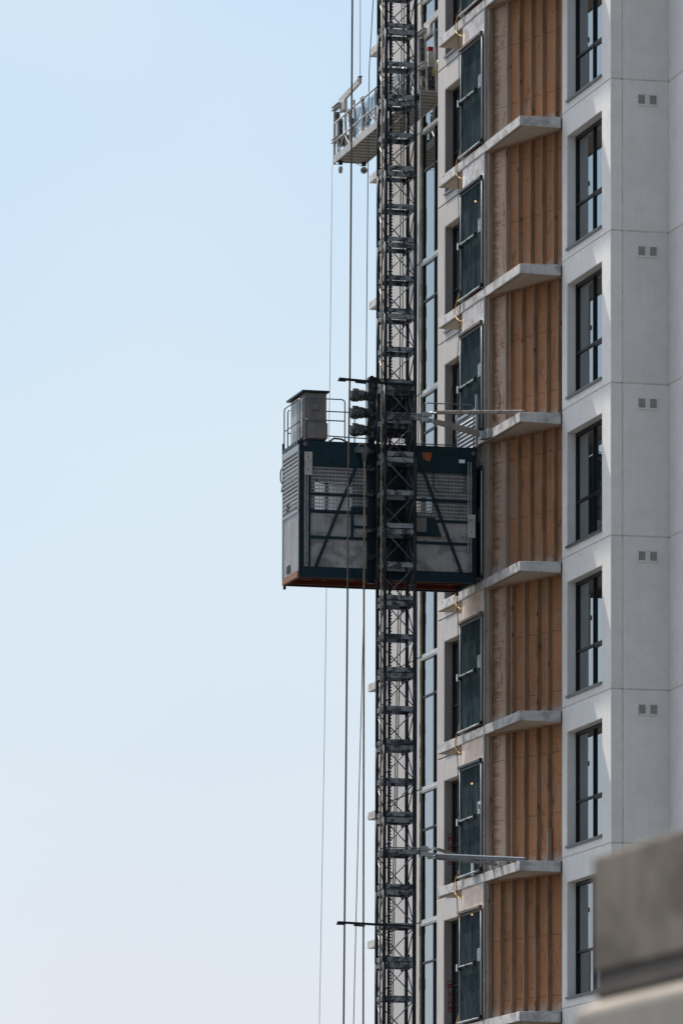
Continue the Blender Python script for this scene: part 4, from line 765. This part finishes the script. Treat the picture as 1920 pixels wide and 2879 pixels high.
for b, s in ((SB1, 1), (SB0, -1)):           # end frames with hoist motors
    for a in (SA0 + .02, SA1 - .05):
        g = SG(); g.beam((a, b, SZ - .03), (a, b - .02 * s, SZ + 1.30), .05, .06, (0, 1, 0)); g.build('end_post', 'stage', st, bev=.004)
    sb = b - .45 if s > 0 else b + .0; g = SG(); g.beam((SA0 + .20, sb, SZ + .02), (SA0 + .15, sb, SZ + 1.46), .045, .05, (0, 1, 0)); g.build('stirrup_post', 'stage', st, bev=.004)
    g = SG(); g.beam((SA0 + .42, sb, SZ + .02), (SA0 + .37, sb, SZ + 1.42), .045, .05, (0, 1, 0)); g.build('stirrup_post', 'stage', st, bev=.004)
    for z in (SZ + .5, SZ + 1.26):
        g = SG(); g.box(SA0 - .02, SA0 + .10, b - .45, b + .18, z, z + .012); g.box(SA0 - .02, SA0 + .10, b - .45, b + .18, z + .07, z + .082); g.box(SA0 + .035, SA0 + .045, b - .45, b + .18, z + .012, z + .07); g.build('end_channel', 'stage', st)
    g = SG(); g.beam((SA0 + .10, b - .20, SZ + 1.40), (SA0 + .10, b - 2.10, SZ + 1.50), .06, .15); ar = g.build('rope_arm', 'stage', st, bev=.004)
    g = SG(); g.tube((SA0 + .10, b - 2.02, SZ + 1.50), (SA0 + .06, b - 2.02, SZ + 1.50), .03); g.box(SA0 + .06, SA0 + .14, b - 2.14, b - 1.98, SZ + 1.575, SZ + 1.59); g.build('arm_pin', 'black', ar)
    g = SG(); g.prism([(SA0 + .06, b - .75), (SA0 + .14, b - .75), (SA0 + .14, b - .3), (SA0 + .06, b - .3)], SZ + 1.12, SZ + 1.36); g.build('arm_gusset', 'stage', st, bev=.02)
    g = SG(); g.tube((SA0 + .12, b - .12 * s, SZ + .62), (SA0 + .12, b - .12 * s, SZ + 1.02), .075, 14); g.box(SA0 + .20, SA0 + .36, b - .33 * s, b - .12 * s, SZ + .34, SZ + .62); g.box(SA0 + .06, SA0 + .19, b - .3 * s, b - .05 * s, SZ + .38, SZ + .62); g.tube((SA0 + .09, b - .05 * s, SZ + 1.0), (SA0 + .09, b - .05 * s, SZ + 1.2), .05, 12); hm = g.build('platform_hoist', 'motor', st, bev=.01)
    g = SG(); g.box(SA0 + .30, SA0 + .44, b - .42 * s, b - .24 * s, SZ + .62, SZ + 1.0); g.build('control_box', 'stage' if s < 0 else 'cab', hm, bev=.01)
    g = SG(); g.path([(SA0 + .3, b - .3 * s, SZ + .35), (SA0 + .34, b - .3 * s, SZ + .15), (SA0 + .42, b - .3 * s, SZ + .08), (SA0 + .5, b - .4 * s, SZ + .12), (SA0 + .5, b - .5 * s, SZ + .4)], .012); g.build('hoist_cable', 'black', hm)
    if s < 0:
        g = SG(); g.box(SA0 + .30, SA0 + .42, b - .38 * s, b - .26 * s, SZ + 1.01, SZ + 1.10); g.build('stop_button', 'red', hm)
    for a in (SA0 + .08, SA1 - .1):       # castors
        bb = b - .35 * s; g = SG(); g.tube((a - .03, bb - .0, SZ - .22), (a + .03, bb, SZ - .22), .082, 20) if a < .4 else g.tube((a, bb - .025, SZ - .20), (a, bb + .025, SZ - .20), .08, 18); wh = g.build('castor', 'deck', st, bev=.006)
        g = SG(); g.box(a - .045, a + .045, bb - .02, bb + .02, SZ - .10, SZ - .0); g.tube((a - .04, bb, SZ - .22), (a + .04, bb, SZ - .22), .03, 10); g.build('castor_fork', 'mast', wh)
        g = SG(); g.path([(a - .1, b + .0, SZ + .02), (a - .02, b + .0, SZ - .005), (a + .02, b, SZ - .02), (a + .10, b, SZ - .02)], .008); g.build('end_hook', 'alu', st)
# netting along the outer rail
g = SG(); NB = 34; pr = []
for i in range(NB + 1):
    b = 15.2 + (20.35 - 15.2) * i / NB; row = []
    for q in range(6):
        u = q / 5; row.append(g.v((SA0 + .045 + .025 * math.sin(i * 1.7 + q * 1.1), b + .05 * math.sin(i + q * .9) * u, SZ + .90 - .05 * abs(math.sin(i * 1.1)) * (1 - u) - u * (.62 + .08 * math.sin(i * .8)))))
    pr.append(row)
for i in range(NB):
    for q in range(5): g.f([pr[i][q], pr[i + 1][q], pr[i + 1][q + 1], pr[i][q + 1]])
g.build('debris_net', 'blue_net', st)
for b in (20.6, 19.3, 17.6, 16.2, 15.4):
    g = SG(); g.path([(SA0 + .01, b, SZ + .96), (SA0 - .02, b - .05, SZ + .8), (SA0 + .02, b - .12, SZ + .55), (SA0 - .01, b - .2, SZ + .35), (SA0 + .04, b - .35, SZ + .25)], .012)
    for q in range(10):
        an = q * .9; g.path([(SA0 + .014 + .05 * math.cos(an), b + .02 * q, SZ + .93 + .05 * math.sin(an)), (SA0 + .014 + .05 * math.cos(an + .9), b + .02 * q + .02, SZ + .93 + .05 * math.sin(an + .9))], .008, 5)
    g.path([(SA0 + .02, b - .1, SZ + .5), (SA0 + .0, b + .1, SZ + .75), (SA0 + .02, b + .3, SZ + .9)], .008, 5)
    g.build('wrapped_cable', 'black', st)
for k_ in range(9):
    rr = random.Random(k_); b = 15.3 + k_ * .62; pts = []
    for q in range(9): pts.append((SA0 + .05 + .1 * rr.random(), b + (q - 4) * .10 * rr.random() + rr.uniform(-.1, .1), SZ + .1 + .85 * abs(math.sin(q * .8 + k_)) * rr.uniform(.5, 1)))
    g = SG(); g.path(pts, .007, 5); g.build('slack_cord', 'black' if k_ % 3 else 'wire', st)
# tool buckets on the deck
for (a, b, m, lab) in ((.30, 17.95, 'hivis_orange', 'orange bucket standing on the suspended platform behind the mast'), (.34, 18.5, 'white', 'white bucket standing on the suspended platform behind the mast')):
    o = (a, b, SZ + .06); t = thing('bucket', o, lab, 'bucket')
    g = G(o); g.tube((a, b, SZ + .061), (a, b, SZ + .40), .12, 18, .15); g.build('tub', m, t)
    g = G(o); g.tube((a, b, SZ + .37), (a, b, SZ + .405), .157, 18); g.build('rim', m, t)

# ---------------------------------------------------------------- two workers crouching on the platform
def skinned(name, pts, edges, mat, parent, org, root=0):
    me = bpy.data.meshes.new(name); me.from_pydata([Vector(p[:3]) for p in pts], edges, []); o = bpy.data.objects.new(name, me); COL.objects.link(o); o.parent = parent
    me.materials.append(M[mat]); sk = o.modifiers.new('skin', 'SKIN'); sk.use_smooth_shade = True
    for i, p in enumerate(pts):
        r = p[3]; me.skin_vertices[0].data[i].radius = (r, r) if not isinstance(r, tuple) else r; me.skin_vertices[0].data[i].use_root = (i == root)
    ss = o.modifiers.new('sub', 'SUBSURF'); ss.levels = 1; ss.render_levels = 2
    return o
def worker(org, yaw, label, jacket, hat, reach):
    t = thing('person', org, label, 'person'); t.rotation_euler = (0, 0, TH + yaw)
    P = [(0, 0, .30, .13), (.07, 0, .46, .125), (.16, 0, .62, .14), (.20, 0, .74, .10), (.235, 0, .82, .055), (.26, 0, .90, .085), (.29, 0, .985, .088)]
    E_ = [(0, 1), (1, 2), (2, 3), (3, 4), (4, 5), (5, 6)]
    J_ = []; JE = [(0, 1), (1, 2), (2, 3)]; TR = [(0, 0, .30, .14)]; TE = []
    for s in (1, -1):
        b = len(P); rz = reach * (1 if s > 0 else .4)
        P += [(.19, .17 * s, .70, .06), (.36, .22 * s, .52 + rz * .2, .042), (.54, .14 * s, .60 + rz * .5, .028), (.60, .125 * s, .62 + rz * .55, (.034, .02))]; E_ += [(3, b), (b, b + 1), (b + 1, b + 2), (b + 2, b + 3)]
        h = P[b + 3]
        for f_, (dx, dy, L_) in enumerate(((.05, -.026, .055), (.055, -.009, .065), (.053, .009, .06), (.046, .025, .048), (.0, -.04, .04))):
            i = len(P); P += [(h[0] + dx * .6, h[1] + dy * s, h[2] + .0, .0095), (h[0] + dx + .02, h[1] + dy * s * 1.1, h[2] - .02, .0085), (h[0] + dx + .022, h[1] + dy * s, h[2] - .045, .007)]; E_ += [(b + 3, i), (i, i + 1), (i + 1, i + 2)]
        l = len(P)
        P += [(.02, .10 * s, .28, .10), (.36, .17 * s, .44, .066), (.14, .15 * s, .09, .045), (.17, .15 * s, .045, .04), (.30, .17 * s, .035, .032)]; E_ += [(0, l), (l, l + 1), (l + 1, l + 2), (l + 2, l + 3), (l + 3, l + 4)]
        n0 = len(TR); TR += [(.02, .10 * s, .285, .115), (.37, .17 * s, .445, .08), (.145, .15 * s, .10, .058)]; TE += [(0, n0), (n0, n0 + 1), (n0 + 1, n0 + 2)]
    skinned('body', P, E_, 'skin', t, org)
    JP = [(0, 0, .31, .145), (.07, 0, .47, .142), (.16, 0, .63, .158), (.20, 0, .745, .112)]
    for s in (1, -1):
        b = len(JP); rz = reach * (1 if s > 0 else .4); JP += [(.19, .17 * s, .70, .075), (.36, .22 * s, .52 + rz * .2, .056), (.53, .145 * s, .595 + rz * .48, .04)]; JE += [(3, b), (b, b + 1), (b + 1, b + 2)]
    skinned('jacket', JP, JE, jacket, t, org); skinned('trousers', TR, TE, 'jeans', t, org)
    for s in (1, -1):
        g = G(); g.hexa([(.08, (.15 - .05) * s, -.0), (.34, (.17 - .045) * s, 0), (.34, (.17 + .045) * s, 0), (.08, (.15 + .05) * s, 0), (.09, (.15 - .045) * s, .11), (.31, (.17 - .035) * s, .06), (.31, (.17 + .035) * s, .06), (.09, (.15 + .045) * s, .11)]); g.build('boot', 'black', t, bev=.015)
    g = G(); bmesh.ops.create_uvsphere(g.bm, u_segments=20, v_segments=10, radius=.13, matrix=Matrix.Translation((.285, 0, 1.0)) @ Matrix.Rotation(.25, 4, 'Y') @ Matrix.Diagonal((1.08, .92, .85, 1)))
    for v in list(g.bm.verts):
        if v.co.z < .985 - (v.co.x - .285) * .25: g.bm.verts.remove(v)
    g.tube((.285, 0, .985), (.287, 0, .995), .15, 20); g.build('hard_hat', hat, t, smooth=True)
    g = G(); g.tube((.365, 0, .955), (.385, 0, .93), .012, 8, .016); g.tube((.355, .035, .965), (.368, .035, .965), .012, 8); g.tube((.355, -.035, .965), (.368, -.035, .965), .012, 8); g.tube((.36, -.022, .905), (.362, .022, .905), .006, 6); g.tube((.27, .088, .95), (.29, .10, .94), .018, 8); g.tube((.27, -.088, .95), (.29, -.10, .94), .018, 8); g.build('face', 'skin', t, smooth=True)
worker((.12, 17.05, SZ + .06), .1, 'worker in orange jacket and white hard hat crouching behind the mast on the platform', 'hivis_orange', 'helmet', .15)
worker((.44, 15.05, SZ + .06), -.1, 'worker in yellow jacket and red hard hat at the right end of the suspended platform', 'hivis_yellow', 'helmet_red', .3)

# ---------------------------------------------------------------- blurred concrete structure close to the camera
FX, FY = .742, 17.35
def FW(o):
    o.location = (FX, FY, 0); o.rotation_euler = (0, 0, math.radians(14.3)); return o
fw = bpy.data.objects.new('concrete_wall', None); COL.objects.link(fw); FW(fw); tag(fw, 'weathered grey-brown concrete wall top, close and blurred in the lower right corner', 'wall')
zz = CZ
def fb(name, a0, a1, b0, b1, z0, z1, mat='fore', slope=0):
    g = G(); g.hexa([(a0, b0, z0), (a1, b0, z0), (a1, b1, z0), (a0, b1, z0), (a0 + slope, b0, z1), (a1, b0, z1), (a1, b1, z1), (a0 + slope, b1, z1)]); return g.build(name, mat, fw, bev=.01)
fb('coping', 0, .9, -9, 0, zz + 1.33, zz + 1.68)
fb('coping_shade_band', .006, .88, -8.9, -.004, zz + 1.255, zz + 1.331, mat='coping_shade')  # nearly flush dark band: shadow below the coping put into the colour
fb('ledge', -.05, .9, -9, .03, zz + 1.21, zz + 1.262, mat='fore_pale', slope=.085)
fb('base', -.05, .9, -9, .03, 0, zz + 1.209, mat='fore_base')
